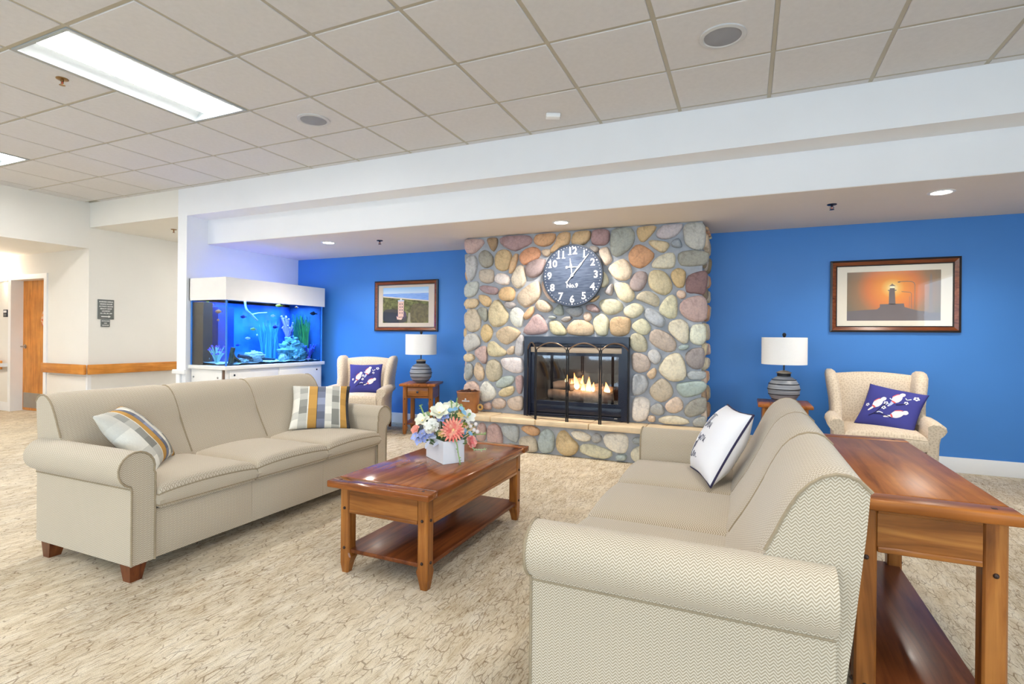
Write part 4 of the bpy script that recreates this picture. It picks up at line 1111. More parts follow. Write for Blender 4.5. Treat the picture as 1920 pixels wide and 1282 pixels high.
# ---------------------------------------------------------------- wing chairs
def wing_chair(loc, rz, label):
    t = empty('wing_chair', loc, rz, label, 'armchair', 'tan wing chairs')
    Fb = M['armchair']
    # local: front faces -y; width x
    b = B(); b.box(-.30, .30, -.33, .30, .17, .33, .02); b.build('seat_base', Fb, t, True)
    c, pt, pb = cushion(-.265, .265, -.36, .20, .33, .455, .022, .035); o = c.build('seat_cushion', Fb, t, True, angle=60)
    B().tube(pt, .004, 6, True).build('piping', M['armchair'], o, True)
    rows = []
    for i in range(11):
        u = i/10; x = -.275+.55*u; k = .018*(1-abs(2*u-1)**3); top = .875+.02*math.sin(PI*u)
        fr = [(.18-k, .40), (.19-k, .5), (.21-k, .62), (.235-k, .74), (.262-k*.7, .83), (.285, top-.01), (.31, top), (.345, top-.01), (.36, top-.05), (.34, .6), (.30, .3), (.28, .17)]
        rows.append([(x, y, z) for y, z in fr])
    b = B(); loft(b, rows, True); b.build('back', Fb, t, True, angle=60)
    for s_ in (-1, 1):
        # wing: thick curved slab hugging the back side, flaring out at the top
        rows = []
        for z, yf, th, xo in ((.50, -.06, .075, .325), (.56, -.015, .08, .325), (.64, .02, .085, .33), (.72, .045, .09, .342), (.80, .07, .092, .354), (.86, .10, .088, .362), (.895, .14, .07, .358), (.91, .18, .035, .345)):
            yb = .34 if z < .88 else .32; xi = xo-th; p = []
            for a, bb in ((xi, yb), (xi, (yf+yb)/2), (xi+.004, yf+.03), (xi+.02, yf+.006), ((xi+xo)/2, yf), (xo-.018, yf+.008), (xo, yf+.035), (xo, (yf+yb)/2), (xo, yb)): p.append((s_*a, bb, z))
            rows.append(p)
        b = B(); loft(b, rows, True); b.build('wing', Fb, t, True, angle=60)
        # arm: panel with outward scroll, flared
        prof = [(.262, .17), (.262, .40), (.268, .50), (.28, .545), (.31, .563), (.35, .558), (.378, .535), (.384, .505), (.37, .48), (.348, .462), (.338, .40), (.33, .17)]
        rows = []
        for y, dz, dx in ((-.345, -.02, -.012), (-.335, -.008, 0), (-.2, 0, 0), (-.02, .002, 0), (.12, 0, -.02), (.3, -.01, -.04)):
            rows.append([(s_*(x+(dx if x > .27 else 0)), y, z+(dz if z > .42 else 0)) for x, z in prof])
        b = B(); loft(b, rows, True); b.build('arm', Fb, t, True, angle=60)
        for y0 in (-.30, .24):
            x = s_*.28; lean = .05 if y0 > 0 else 0
            B().raw([(x-.024, y0-.024, .17), (x+.024, y0-.024, .17), (x+.024, y0+.024, .17), (x-.024, y0+.024, .17), (x-.015, y0-.015+lean, 0), (x+.015, y0-.015+lean, 0), (x+.015, y0+.015+lean, 0), (x-.015, y0+.015+lean, 0)],
                    [(0, 1, 2, 3), (4, 7, 6, 5), (0, 4, 5, 1), (1, 5, 6, 2), (2, 6, 7, 3), (3, 7, 4, 0)]).build('leg', M['sofaleg'], t)
    return t
wing_chair((-4.34, 5.28, 0), R(23), 'tan patterned wing chair between the aquarium and lamp table')
wing_chair((1.0, 5.25, 0), R(-3), 'tan patterned wing chair below the sunset lighthouse picture')

# ---------------------------------------------------------------- pillows
def pillow_fn(w, h, T, seed=0, wr=.004):
    def f(u, v, side=1, off=0):
        pu = u*(1-.075*(1-v*v)*abs(u)**1.5); pv = v*(1-.075*(1-u*u)*abs(v)**1.5)
        t = T*(max(0, 1-u**4)*max(0, 1-v**4))**.5*(1-.25*(u*u*v*v)) if abs(u) < 1 and abs(v) < 1 else 0
        t *= (.62+.38*max(0, (1-u*u)*(1-v*v))**.5)
        n = wr*mnoise.noise(Vector((u*2.2+seed, v*2.2, side*3.1))) if t > 0 else 0
        return Vector((pu*w/2, pv*h/2, side*(t+.002+n+off)))
    return f
def pillow(name, label, c, wv, uv_, w, h, T, mat, seed, piping=None, cat='pillow', group=None):
    wv = Vector(wv).normalized(); uv_ = Vector(uv_); uv_ = (uv_-wv*uv_.dot(wv)).normalized(); nv = wv.cross(uv_)
    t = empty(name, (0, 0, 0), 0, label, cat, group)
    f = pillow_fn(w, h, T, seed); n = 26; b = B(); V, UV, F = [], [], []
    g_ = [-math.cos(PI*i/n)*.5+(-1+2*i/n)*.5 for i in range(n+1)]
    for side in (1, -1):
        base = len(V)
        for u in g_:
            for v in g_: p = f(u, v, side); V.append(p if True else p); UV.append(((u+1)/2, (v+1)/2))
        for i in range(n):
            for j in range(n): F.append((base+i*(n+1)+j, base+(i+1)*(n+1)+j, base+(i+1)*(n+1)+j+1, base+i*(n+1)+j+1))
    b.raw([tuple(p) for p in V], F, None, UV)
    bmesh.ops.remove_doubles(b.bm, verts=b.bm.verts, dist=.0045)
    body = b.build('cover', mat, t, True, angle=180)
    if piping:
        ring = [f(u, -1) for u in g_]+[f(1, v) for v in g_[1:]]+[f(u, 1) for u in reversed(g_[:-1])]+[f(-1, v) for v in reversed(g_[1:-1])]
        B().tube([Vector((p.x, p.y, 0)) for p in ring], .005, 6, True).build('piping', piping, t, True)
    t.matrix_world = Matrix(((wv.x, uv_.x, nv.x, c[0]), (wv.y, uv_.y, nv.y, c[1]), (wv.z, uv_.z, nv.z, c[2]), (0, 0, 0, 1)))
    return t, f
def plaid():
    t = NT('striped_plaid', .85, .2); uv = t.n('ShaderNodeUVMap'); sp = t.n('ShaderNodeSeparateXYZ'); t.l(uv.outputs[0], sp.inputs[0]); u, v = sp.outputs[0], sp.outputs[1]
    Wt, Gy, Go, Lg, Dk, Bl = srgb(238, 234, 222), srgb(150, 152, 152), srgb(206, 158, 84), srgb(196, 194, 184), srgb(70, 72, 76), srgb(150, 156, 178)
    base = t.ramp(u, [(0, Wt), (.13, Lg), (.27, Wt), (.29, Go), (.43, Dk), (.44, Bl), (.57, Wt), (.68, Lg), (.81, Wt), (.83, Go), (.94, Dk)], 'CONSTANT')
    cell = t.ramp(u, [(0, g(0)), (.13, g(.15)), (.27, g(.3)), (.43, g(.5)), (.57, g(.62)), (.68, g(.75)), (.83, g(.9)), (.94, g(1))], 'CONSTANT')
    wn = t.n('ShaderNodeTexWhiteNoise', noise_dimensions='2D'); cb = t.n('ShaderNodeCombineXYZ')
    t.l(t.math('MULTIPLY', cell, 40.3), cb.inputs[0]); t.l(t.math('FLOOR', t.math('MULTIPLY', t.math('ADD', v, t.math('MULTIPLY', cell, .37)), 6.5)), cb.inputs[1]); t.l(cb.outputs[0], wn.inputs['Vector'])
    blk = t.ramp(wn.outputs['Value'], [(0, g(.5)), (.2, g(.72)), (.4, g(1.0)), (.75, g(1.1)), (.9, g(.62))], 'CONSTANT')
    isgo = t.ramp(u, [(0, g(.45)), (.13, g(1)), (.27, g(.25)), (.43, g(1)), (.57, g(.4)), (.68, g(1)), (.81, g(.3)), (.94, g(.8))], 'CONSTANT')
    c = t.mix(1, base, t.mix(isgo, g(1), blk), 'MULTIPLY')
    thr = t.noise(t.coord('UV', (160, 8, 1)), 3, 2)
    c = t.mix(1, c, t.ramp(thr, [(.3, g(.92)), (.7, g(1.05))]), 'MULTIPLY'); t.color(c); t.bump(thr, .15, .002)
    return t.m
M['plaid'] = plaid()
pillow('throw_pillow', 'grey, white and gold striped plaid pillow slumped on a rolled sofa arm', (-3.06, 1.85, .60), (-.696, .718, 0), (-.491, -.476, .73), .40, .41, .075, M['plaid'], 1, group='striped plaid pillows')
pillow('throw_pillow', 'grey, white and gold striped plaid pillow upright in the sofa corner near the armchair', (-3.03, 3.2, .61), (.737, .676, -.026), (-.446, .515, .732), .44, .41, .07, M['plaid'], 5, group='striped plaid pillows')
white_p, wf = pillow('throw_pillow', 'white pillow with dark piping and cursive script, leaning on a sofa back', (-.12, 2.93, .635), (.313, -.95, 0), (.463, .152, .873), .40, .40, .085, plain('white_cotton', srgb(244, 244, 248), .85, .2, var=.01, bump=.05, bscale=20), 9, M['iron'] if False else plain('navy_piping', srgb(44, 40, 74), .8))
M['ink'] = plain('script_ink', srgb(110, 110, 124), .8)
def stroke(parent, f, pts, r=.0014, mat=None, name='script'):
    q = smoothline([(a, b, 0) for a, b in pts], 3)
    B().tube([f(a, b, 1, .0015) for a, b, _ in q], r, 5).build(name, mat or M['ink'], parent, True)
def script(parent, f, segs, ox, oy, sc):
    for s_ in segs: stroke(parent, f, [(ox+a*sc, oy+b*sc*1.2) for a, b in s_])
loop_l = [(0, 0), (.3, .5), (.35, 1.0), (.2, 1.05), (.15, .5), (.2, .05), (.4, 0), (.6, .2)]
script(white_p, wf, [[(-.3, .9), (.4, 1.1), (1.2, 1.0)], [(.45, 1.0), (.35, .4), (.25, 0)], [(.5, 0), (.75, .8), (.8, 1.1), (.7, .7), (.65, 0), (.8, .4), (.95, .4), (.95, .05), (1.1, 0)], [(1.5, .4), (1.25, .4), (1.2, .1), (1.4, .05), (1.5, .4), (1.5, .1), (1.65, .0)]], -.45, .2, .34)
script(white_p, wf, [[(0, .45), (.1, .05), (.3, .1), (.4, .45), (.35, -.3), (.1, -.6), (-.1, -.4), (.3, -.1), (.6, .3)], [(.8, .45), (.6, .3), (.65, .05), (.85, .05), (.9, .35), (.8, .45), (1.05, .35)], [(1.15, .45), (1.15, .1), (1.3, .05), (1.45, .45), (1.45, .1), (1.6, .05)]], -.35, -.2, .36)
script(white_p, wf, [loop_l, [(.6, .2), (.8, .5), (.9, .4), (.8, .1), (1.0, .1), (1.2, .5), (1.3, .1), (1.6, .2)]], -.45, -.7, .36)

M['navy'] = plain('navy_cotton', srgb(66, 68, 142), .8, .2, var=.06, scale=5)
M['birdw'] = plain('bird_white', srgb(232, 228, 232), .8, var=.08, scale=30); M['birdr'] = plain('bird_coral', srgb(214, 92, 96), .8); M['blosw'] = plain('blossom_white', srgb(236, 238, 246), .8, var=.03); M['blosb'] = plain('blossom_blue', srgb(150, 176, 232), .8); M['branch'] = plain('branch_navy', srgb(26, 24, 66), .8)
def patch(parent, f, poly, mat, name, off=.002):
    p = resample(chaikin(poly, 2), 22); cx = sum(a for a, b in p)/22; cy = sum(b for a, b in p)/22; V, F = [], []
    for s_ in (1, .66, .33):
        for a, b in p: V.append(tuple(f(cx+(a-cx)*s_, cy+(b-cy)*s_, 1, off)))
    V.append(tuple(f(cx, cy, 1, off)))
    for r in range(2):
        for k in range(22): F.append((r*22+k, r*22+(k+1) % 22, (r+1)*22+(k+1) % 22, (r+1)*22+k))
    for k in range(22): F.append((44+k, 44+(k+1) % 22, 66))
    B().raw(V, F).build(name, mat, parent, True, angle=180)
def bird(parent, f, x, y, sc, flip, rot):
    c, s_ = math.cos(R(rot)), math.sin(R(rot))
    def T(pts): return [(x+sc*(flip*a*c-b*s_), y+sc*(flip*a*s_+b*c)) for a, b in pts]
    patch(parent, f, T([(-.2, -.35), (.05, -.5), (.3, -.3), (.38, .05), (.3, .35), (.1, .5), (-.12, .3), (-.28, 0)]), M['birdw'], 'bird_print', .002)
    patch(parent, f, T([(.05, .3), (.3, .3), (.4, .5), (.34, .72), (.12, .74), (.02, .55)]), M['birdw'], 'bird_print', .0022)
    patch(parent, f, T([(-.28, -.9), (-.16, -.95), (.08, -.45), (-.1, -.35)]), M['birdw'], 'bird_print', .0018)
    patch(parent, f, T([(-.2, -.42), (.12, -.52), (.16, -.4), (-.16, -.3)]), M['birdr'], 'bird_print', .0032)
    patch(parent, f, T([(-.02, .5), (.04, .52), (-.18, .15), (-.28, -.05), (-.3, .05), (-.16, .35)]), M['birdr'], 'bird_print', .0032)
def blossom(parent, f, x, y, r, mat):
    for k in range(5):
        a = 2*PI*k/5; patch(parent, f, [(x+r*.62*math.cos(a)+r*.42*math.cos(a+q), y+r*.62*math.sin(a)+r*.42*math.sin(a+q)) for q in (0, 1.26, 2.5, 3.77, 5.03)], mat, 'blossom_print')
def bird_cushion(label, c, wv, uv_, w, h):
    t, f = pillow('throw_pillow', label, c, wv, uv_, w, h, .065, M['navy'], 13, group='navy bird cushions')
    bird(t, f, -.42, .02, .5, 1, -15); bird(t, f, .14, .40, .5, 1, -8); bird(t, f, .34, -.28, .5, 1, -42)
    for (x, y, r, m_) in ((-.12, .08, .085, 'blosw'), (.06, .16, .07, 'blosb'), (.02, .04, .06, 'blosb'), (-.14, -.14, .085, 'blosw'), (.5, .28, .08, 'blosw'), (.74, .62, .11, 'blosw'), (-.75, -.12, .08, 'blosw')): blossom(t, f, x, y, r, M[m_])
    for pl in ([(.42, .5), (.48, .42), (.6, .52)], [(-.3, -.42), (-.24, -.36), (-.1, -.4)], [(-.06, .34), (.0, .28), (.06, .36)]): stroke(t, f, pl, .004, M['blosw'], 'leaf_print')
    stroke(t, f, [(-.55, -.62), (-.35, -.45), (-.25, -.2), (-.12, .05)], .003, M['branch'], 'branch_print'); stroke(t, f, [(-.4, -.5), (-.1, -.45), (.2, -.5)], .003, M['branch'], 'branch_print'); stroke(t, f, [(.2, .1), (.35, .15), (.5, .25)], .003, M['branch'], 'branch_print')
bird_cushion('navy cushion with white birds, tilted on the armchair below the sunset picture', (1.09, 5.26, .605), (.86, -.46, -.15), (.36, .40, .80), .42, .39)
bird_cushion('navy cushion with white birds, upright on the armchair beside the aquarium', (-4.295, 5.285, .635), (.84, .52, .01), (-.25, .33, .90), .40, .39)

# ---------------------------------------------------------------- framed pictures
M['fblack'] = plain('frame_black', srgb(30, 22, 22), .3, var=.1, coat=.3)
M['fwood'] = wood('frame_wood', 'x', srgb(84, 40, 20), srgb(128, 66, 34), srgb(150, 84, 46), .25, .4, 2)
pg = NT('picture_glass'); a = pg.n('ShaderNodeBsdfTransparent'); b = pg.n('ShaderNodeBsdfGlossy'); b.inputs['Roughness'].default_value = .02
lw_ = pg.n('ShaderNodeLayerWeight'); lw_.inputs['Blend'].default_value = .5
m = pg.n('ShaderNodeMixShader'); pg.l(pg.math('ADD', pg.math('MULTIPLY', pg.math('POWER', lw_.outputs['Facing'], 4.0), .8), .05), m.inputs[0]); pg.l(a.outputs[0], m.inputs[1]); pg.l(b.outputs[0], m.inputs[2]); pg.l(m.outputs[0], pg.N['Material Output'].inputs[0])
M['pglass'] = pg.m
def ring(b, w0, h0, w1, h1, y0, y1):
    """rectangular ring from outer half sizes w0,h0 to inner w1,h1, outer depth y0, inner depth y1 (towards -y)"""
    o = [(-w0, -h0), (w0, -h0), (w0, h0), (-w0, h0)]; i = [(-w1, -h1), (w1, -h1), (w1, h1), (-w1, h1)]
    V = [(x, 0, z) for x, z in o]+[(x, -y0, z) for x, z in o]+[(x, -y1, z) for x, z in i]+[(x, 0, z) for x, z in i]
    F = []
    for q in range(3):
        for k in range(4): F.append((q*4+k, q*4+(k+1) % 4, (q+1)*4+(k+1) % 4, (q+1)*4+k))
    b.raw(V, F); return b
def picture(label, x0, x1, z0, z1, ix0, ix1, iz0, iz1, matcol, base_mat):
    cx, cz = (x0+x1)/2, (z0+z1)/2; w, h = (x1-x0)/2, (z1-z0)/2
    t = empty('framed_picture', (cx, YW-.002, cz), 0, label, 'picture')
    fr = ring(B(), w, h, w-.018, h-.018, .026, .032).build('frame_outer', M['fblack'], t)
    ring(B(), w-.018, h-.018, w-.048, h-.048, .032, .022).build('frame_inner', M['fwood'], t)
    ring(B(), w-.048, h-.048, w-.058, h-.058, .022, .014).build('frame_lip', M['fblack'], t)
    iw0, iw1, ih0, ih1 = ix0-cx, ix1-cx, iz0-cz, iz1-cz
    mt = B(); W_, H_ = w-.05, h-.05
    for a in ((-W_, iw0, -H_, H_), (iw1, W_, -H_, H_), (iw0, iw1, -H_, ih0), (iw0, iw1, ih1, H_)): mt.box(a[0], a[1], -.008, 0, a[2], a[3])
    mt.build('mat_board', plain('mat_board', matcol, .8, var=.01), t)
    V = [(iw0, -.004, ih0), (iw1, -.004, ih0), (iw1, -.004, ih1), (iw0, -.004, ih1)]
    pr = B().raw(V, [(0, 1, 2, 3)], None, [(0, 0), (1, 0), (1, 1), (0, 1)]).build('print', base_mat, t)
    B().raw([(-W_, -.0125, -H_), (W_, -.0125, -H_), (W_, -.0125, H_), (-W_, -.0125, H_)], [(0, 1, 2, 3)]).build('glass', M['pglass'], t)
    def shape(pts, mat, layer=1, sm=0):
        P = [(iw0+(iw1-iw0)*u, ih0+(ih1-ih0)*v) for u, v in pts]
        if sm: P = chaikin(P, sm)
        B().raw([(x, -.004-.0003*layer, z) for x, z in P], [tuple(range(len(P)))]).build('print_shape', mat, pr)
    return shape
sun = NT('sunset_print', .7, .1); sp = sun.n('ShaderNodeSeparateXYZ'); u_ = sun.n('ShaderNodeUVMap'); sun.l(u_.outputs[0], sp.inputs[0])
dx = sun.math('MULTIPLY', sun.math('SUBTRACT', sp.outputs[0], .5), 1.57); dy = sun.math('SUBTRACT', sp.outputs[1], .66); dd = sun.math('SQRT', sun.math('ADD', sun.math('MULTIPLY', dx, dx), sun.math('MULTIPLY', dy, dy)))
sun.color(sun.ramp(dd, [(.0, srgb(255, 246, 200)), (.1, srgb(252, 206, 124)), (.2, srgb(246, 160, 82)), (.42, srgb(226, 136, 84)), (.62, srgb(164, 128, 98)), (.9, srgb(128, 118, 100))]))
Zs = lambda pts: [((x-285)/1303, (935-y)/690) for x, y in pts]
shp = picture('wide framed sunset picture of a lighthouse silhouette on the blue wall', .735, 1.74, 1.246, 1.925, .875, 1.598, 1.354, 1.813, srgb(240, 230, 212), sun.m)
sil = plain('silhouette', srgb(116, 106, 108), .7, var=.04); sil2 = plain('silhouette_soft', srgb(140, 122, 112), .7)
shp(Zs([(285, 800), (520, 785), (720, 775), (760, 745), (1100, 745), (1200, 775), (1300, 800), (1588, 830), (1588, 935), (285, 935)]), sil, 1)
shp(Zs([(760, 750), (760, 705), (1095, 697), (1105, 750)]), sil, 2); shp(Zs([(885, 710), (890, 518), (968, 518), (980, 710)]), sil, 2)
shp(Zs([(872, 518), (872, 506), (990, 506), (990, 518)]), sil, 3); shp(Zs([(895, 508), (900, 482), (965, 482), (968, 508)]), sil, 3)
shp(Zs([(900, 482), (902, 452), (963, 452), (966, 482)]), plain('lantern_glow_print', srgb(255, 250, 220), .7, var=.0), 3); shp(Zs([(888, 452), (926, 425), (930, 408), (936, 425), (978, 452)]), sil2, 4)
def post_print(pts, wd, mt):
    for (a, b) in zip(pts, pts[1:]):
        d = Vector((b[0]-a[0], b[1]-a[1])); n_ = Vector((-d.y, d.x)).normalized()*wd/2
        shp(Zs([(a[0]+n_.x, a[1]+n_.y), (b[0]+n_.x, b[1]+n_.y), (b[0]-n_.x, b[1]-n_.y), (a[0]-n_.x, a[1]-n_.y)]), mt, 3)
post_print([(1243, 790), (1243, 450), (1232, 415), (1200, 398), (1130, 392), (1030, 394)], 9, sil2); post_print([(1008, 400), (1042, 398)], 14, sil)
post_print([(1196, 780), (1196, 560), (1180, 545), (1120, 538), (1060, 532)], 7, sil2); post_print([(1170, 770), (1170, 600)], 4, sil2)
shp(Zs([(1455, 280), (1475, 330), (1480, 720), (1500, 830), (1420, 830), (1435, 720), (1442, 330)]), sil2, 2)
aer = NT('aerial_print', .7, .1); sp = aer.n('ShaderNodeSeparateXYZ'); u_ = aer.n('ShaderNodeUVMap'); aer.l(u_.outputs[0], sp.inputs[0])
ns = aer.noise(aer.coord('UV', (1, 1, 1)), 9, 6, .7, .6)
land = aer.ramp(ns, [(.28, srgb(44, 44, 36)), (.45, srgb(86, 88, 52)), (.6, srgb(124, 128, 74)), (.75, srgb(150, 150, 104))])
sky = aer.ramp(sp.outputs[1], [(.84, srgb(206, 222, 240)), (1.0, srgb(150, 200, 236))])
sea = aer.ramp(aer.noise(aer.coord('UV', (2, 22, 1)), 3, 3), [(.35, srgb(104, 150, 224)), (.7, srgb(160, 196, 244))])
edge = aer.math('ADD', sp.outputs[1], aer.math('MULTIPLY', sp.outputs[0], .14))
c = aer.mix(aer.math('GREATER_THAN', edge, .735), land, srgb(226, 214, 196)); c = aer.mix(aer.math('GREATER_THAN', edge, .765), c, sea)
c = aer.mix(aer.math('GREATER_THAN', sp.outputs[1], .83), c, sky); aer.color(c)
shp = picture('framed aerial picture of a brick tower among trees near the sea', -4.668, -3.661, 1.229, 1.908, -4.54, -3.809, 1.342, 1.816, srgb(206, 192, 176), aer.m)
Zs = lambda pts: [((x-265)/930, (1005-y)/715) for x, y in pts]
brick = plain('tower_print', srgb(222, 186, 170), .7, var=.06, scale=40); dk = plain('tower_dark_print', srgb(70, 56, 84), .7)
shp(Zs([(265, 1005), (265, 760), (370, 720), (560, 740), (700, 740), (760, 860), (770, 1005)]), plain('shade_print', srgb(46, 44, 48), .7, var=.2), 1, 2)
shp(Zs([(800, 1005), (830, 800), (850, 640), (960, 610), (1195, 640), (1195, 1005)]), NT('trees_print').color(land).m if False else plain('trees_print', srgb(92, 84, 48), .7, var=.45, scale=25), 1, 2)
shp(Zs([(770, 1005), (790, 800), (830, 800), (835, 1005)]), plain('path_print', srgb(150, 142, 120), .7), 2)
shp(Zs([(540, 860), (575, 840), (720, 760), (755, 830), (740, 890), (640, 945), (560, 935)]), dk, 2, 1); shp(Zs([(548, 870), (600, 895), (680, 890), (650, 945), (560, 935)]), brick, 3)
shp(Zs([(578, 565), (700, 565), (692, 880), (580, 885)]), brick, 4); shp(Zs([(575, 545), (705, 545), (700, 572), (578, 572)]), plain('tower_cap_print', srgb(196, 204, 224), .7), 5)
shp(Zs([(615, 545), (622, 520), (655, 520), (662, 545)]), plain('tower_dome_print', srgb(226, 226, 220), .7), 5)
for x in (620, 665):
    for y in (625, 685, 745, 805): shp(Zs([(x-10, y-12), (x+10, y-12), (x+10, y+12), (x-10, y+12)]), dk, 6)

# ---------------------------------------------------------------- aquarium
AX0, AX1, AY0, AY1, AZ0, AZ1 = -6.075, -5.47, 4.275, 5.785, .80, 1.60
aq = empty('aquarium', ((AX0+AX1)/2, (AY0+AY1)/2, 0), 0, 'large lit aquarium on a white cabinet with a white hood', 'aquarium')
AO = Vector((aq.location.x, aq.location.y, 0))
def ab(name, x0, x1, y0, y1, z0, z1, mat, par=None, bev=0): return bx(name, x0-AO.x, x1-AO.x, y0-AO.y, y1-AO.y, z0, z1, mat, par or aq, bev)
lam = plain('white_laminate', srgb(236, 234, 230), .35, .5, var=.01)
ab('cabinet', AX0, AX1-.01, AY0+.012, AY1, 0, .765, lam)
ab('cabinet_ledge', AX0-.005, AX1+.025, AY0-.03, AY1+.03, .755, .80, lam, None, .004)
M['lock'] = plain('lock_chrome', srgb(150, 150, 150), .25, metal=1)
dr = ab('cabinet_door', AX0+.02, AX1-.07, AY0, AY0+.012, .08, .75, lam, None, .002)
for x in (AX0+.06, AX1-.13): B().sphere((x-AO.x, AY0-.004-AO.y, .66), .012, .006, .012, 10, 6).build('lock_knob', M['lock'], dr, True)
ab('corner_gap', AX1-.062, AX1-.03, AY0+.004, AY0+.012, 0, .755, plain('gap_brown', srgb(110, 86, 70), .7))
ym = (AY0+AY1)/2
for y0, y1 in ((AY0+.05, ym-.01), (ym+.01, AY1-.03)):
    dr = ab('cabinet_door', AX1-.01, AX1+.002, y0, y1, .08, .75, lam, None, .002)
    y = y0+.06 if y0 < ym-.1 and y0 < 4.6 else y1-.07
    B().sphere((AX1+.005-AO.x, y-AO.y, .69), .006, .012, .012, 10, 6).build('lock_knob', M['black'], dr, True)
hood = B()
for a in ((AX0, AX1+.0081, AY0-.025, AY0-.013), (AX0, AX1+.0081, AY1+.013, AY1+.025), (AX1+.008, AX1+.02, AY0-.025, AY1+.025), (AX0, AX0+.012, AY0-.025, AY1+.025)):
    hood.box(a[0]-AO.x, a[1]-AO.x, a[2]-AO.y, a[3]-AO.y, 1.565, 1.826)
hood.build('hood', lam, aq)
ag = NT('tank_glass'); a = ag.n('ShaderNodeBsdfTransparent'); a.inputs[0].default_value = (.93, .98, 1, 1); b = ag.n('ShaderNodeBsdfGlossy'); b.inputs['Roughness'].default_value = .01
fz = ag.n('ShaderNodeLayerWeight'); fz.inputs['Blend'].default_value = .5
m = ag.n('ShaderNodeMixShader'); ag.l(ag.math('ADD', ag.math('MULTIPLY', ag.math('POWER', fz.outputs['Facing'], 4.0), .7), .02), m.inputs[0]); ag.l(a.outputs[0], m.inputs[1]); ag.l(b.outputs[0], m.inputs[2]); ag.l(m.outputs[0], ag.N['Material Output'].inputs[0])
M['tank'] = ag.m
ab('glass_pane', AX0, AX1, AY0, AY0+.008, AZ0, AZ1, M['tank']); ab('glass_pane', AX1-.008, AX1, AY0, AY1, AZ0, AZ1, M['tank'])
ab('glass_pane', AX0, AX1, AY1-.008, AY1, AZ0, AZ1, M['tank'])
seal = emit('tank_seam', (.08, .3, .9, 1), .0); seam = plain('tank_seam_blue', srgb(60, 130, 220), .2)
for x, y in ((AX1-.006, AY0+.006), (AX1-.006, AY1-.006), (AX0+.006, AY0+.006)): ab('glass_seam', x-.008, x+.008, y-.008, y+.008, AZ0, AZ1, seam)
wt = NT('tank_water'); a = wt.n('ShaderNodeBsdfTransparent'); a.inputs[0].default_value = (.52, .74, 1.0, 1); wt.l(a.outputs[0], wt.N['Material Output'].inputs[0])
wb = B(); x0, x1, y0, y1 = AX0+.02, AX1-.012, AY0+.012, AY1-.012
wb.box(x0-AO.x, x1-AO.x, y0-AO.y, y1-AO.y, AZ0+.02, 1.555); wb.build('water', wt.m, aq)
bf = NT('back_film', .5); sp = bf.n('ShaderNodeSeparateXYZ'); tc = bf.n('ShaderNodeTexCoord'); bf.l(tc.outputs['Generated'], sp.inputs[0])
bf.color(bf.ramp(bf.noise(bf.coord('Object'), 2.5, 4), [(.35, srgb(56, 112, 210)), (.65, srgb(110, 168, 236))])); ab('back_panel', AX0, AX0+.012, AY0, AY1, AZ0, AZ1, bf.m)
ab('side_panel', AX0+.012, AX1-.02, AY1-.02, AY1-.009, AZ0, AZ1, plain('side_film', srgb(30, 90, 150), .6, var=.2))
ab('overflow_box', AX0+.015, AX0+.2, AY0+.01, AY0+.13, AZ0, 1.545, plain('overflow_dark', srgb(60, 46, 40), .4, var=.15)); ab('overflow_box', AX0+.015, AX0+.18, AY0+.22, AY0+.44, AZ0, 1.5, plain('overflow_navy', srgb(30, 60, 140), .4, var=.1))
gr = B(); n = 40
V, F = [], []
for i in range(13):
    for j in range(29):
        x = AX0+.014+(AX1-AX0-.03)*i/12; y = AY0+.012+(AY1-AY0-.03)*j/28
        V.append((x-AO.x, y-AO.y, AZ0+.02+.018*mnoise.noise(Vector((x*6, y*6, 0)))+.012*rnd.random()))
for i in range(12):
    for j in range(28): F.append((i*29+j, (i+1)*29+j, (i+1)*29+j+1, i*29+j+1))
gr.raw(V, F); o = gr.build('gravel', plain('white_gravel', srgb(220, 224, 226), .9, var=.2, scale=90, bump=.8, bscale=120), aq, True); o['kind'] = 'stuff'
area('tank_lamp', ((AX0+AX1)/2, ym, 1.60), (0, 0, 0), .4, 1.3, 30, (.66, .84, 1.0), spread=150)
area('hood_uplight', ((AX0+AX1)/2, ym, 1.70), (R(180), 0, 0), .35, 1.3, 2.6, (.36, .40, 1.0))
ab('light_bar', AX0+.15, AX1-.15, AY0+.06, AY1-.06, 1.63, 1.67, M['black'])
def rockmesh(name, label, c, rx, ry, rz, mat, seed, grp='rocks in the aquarium', cat='rock', rough=.3, fr=3.5):
    b = B(); b.sphere((0, 0, 0), 1, 1, 1, 26, 18)
    for v in b.bm.verts:
        p = v.co.copy(); k = 1+rough*mnoise.noise(p*fr*.5+Vector((seed*7.3, 0, 0)))+rough*.9*mnoise.noise(p*fr+Vector((0, seed*3.1, 0)))+rough*.6*mnoise.noise(p*fr*2.3+Vector((0, seed*3.1, 5)))
        v.co = Vector((p.x*rx*k, p.y*ry*k, max(-rz*.9, p.z*rz*k)))
    o = b.build(name, mat, None, True); o.location = c; tag(o, label, cat, grp); return o
M['rockl'] = plain('pale_live_rock', srgb(186, 204, 206), .85, var=.55, scale=14, bump=.9, bscale=45); M['rockt'] = plain('teal_live_rock', srgb(96, 140, 144), .85, var=.7, scale=16, bump=1, bscale=40)
def A(px, py, x):
    v = onX(px, py, x); v.y = max(AY0+.06, min(AY1-.09, v.y)); return v
def on_floor(v, rz): return (v.x, v.y, AZ0+.02+rz*.85)
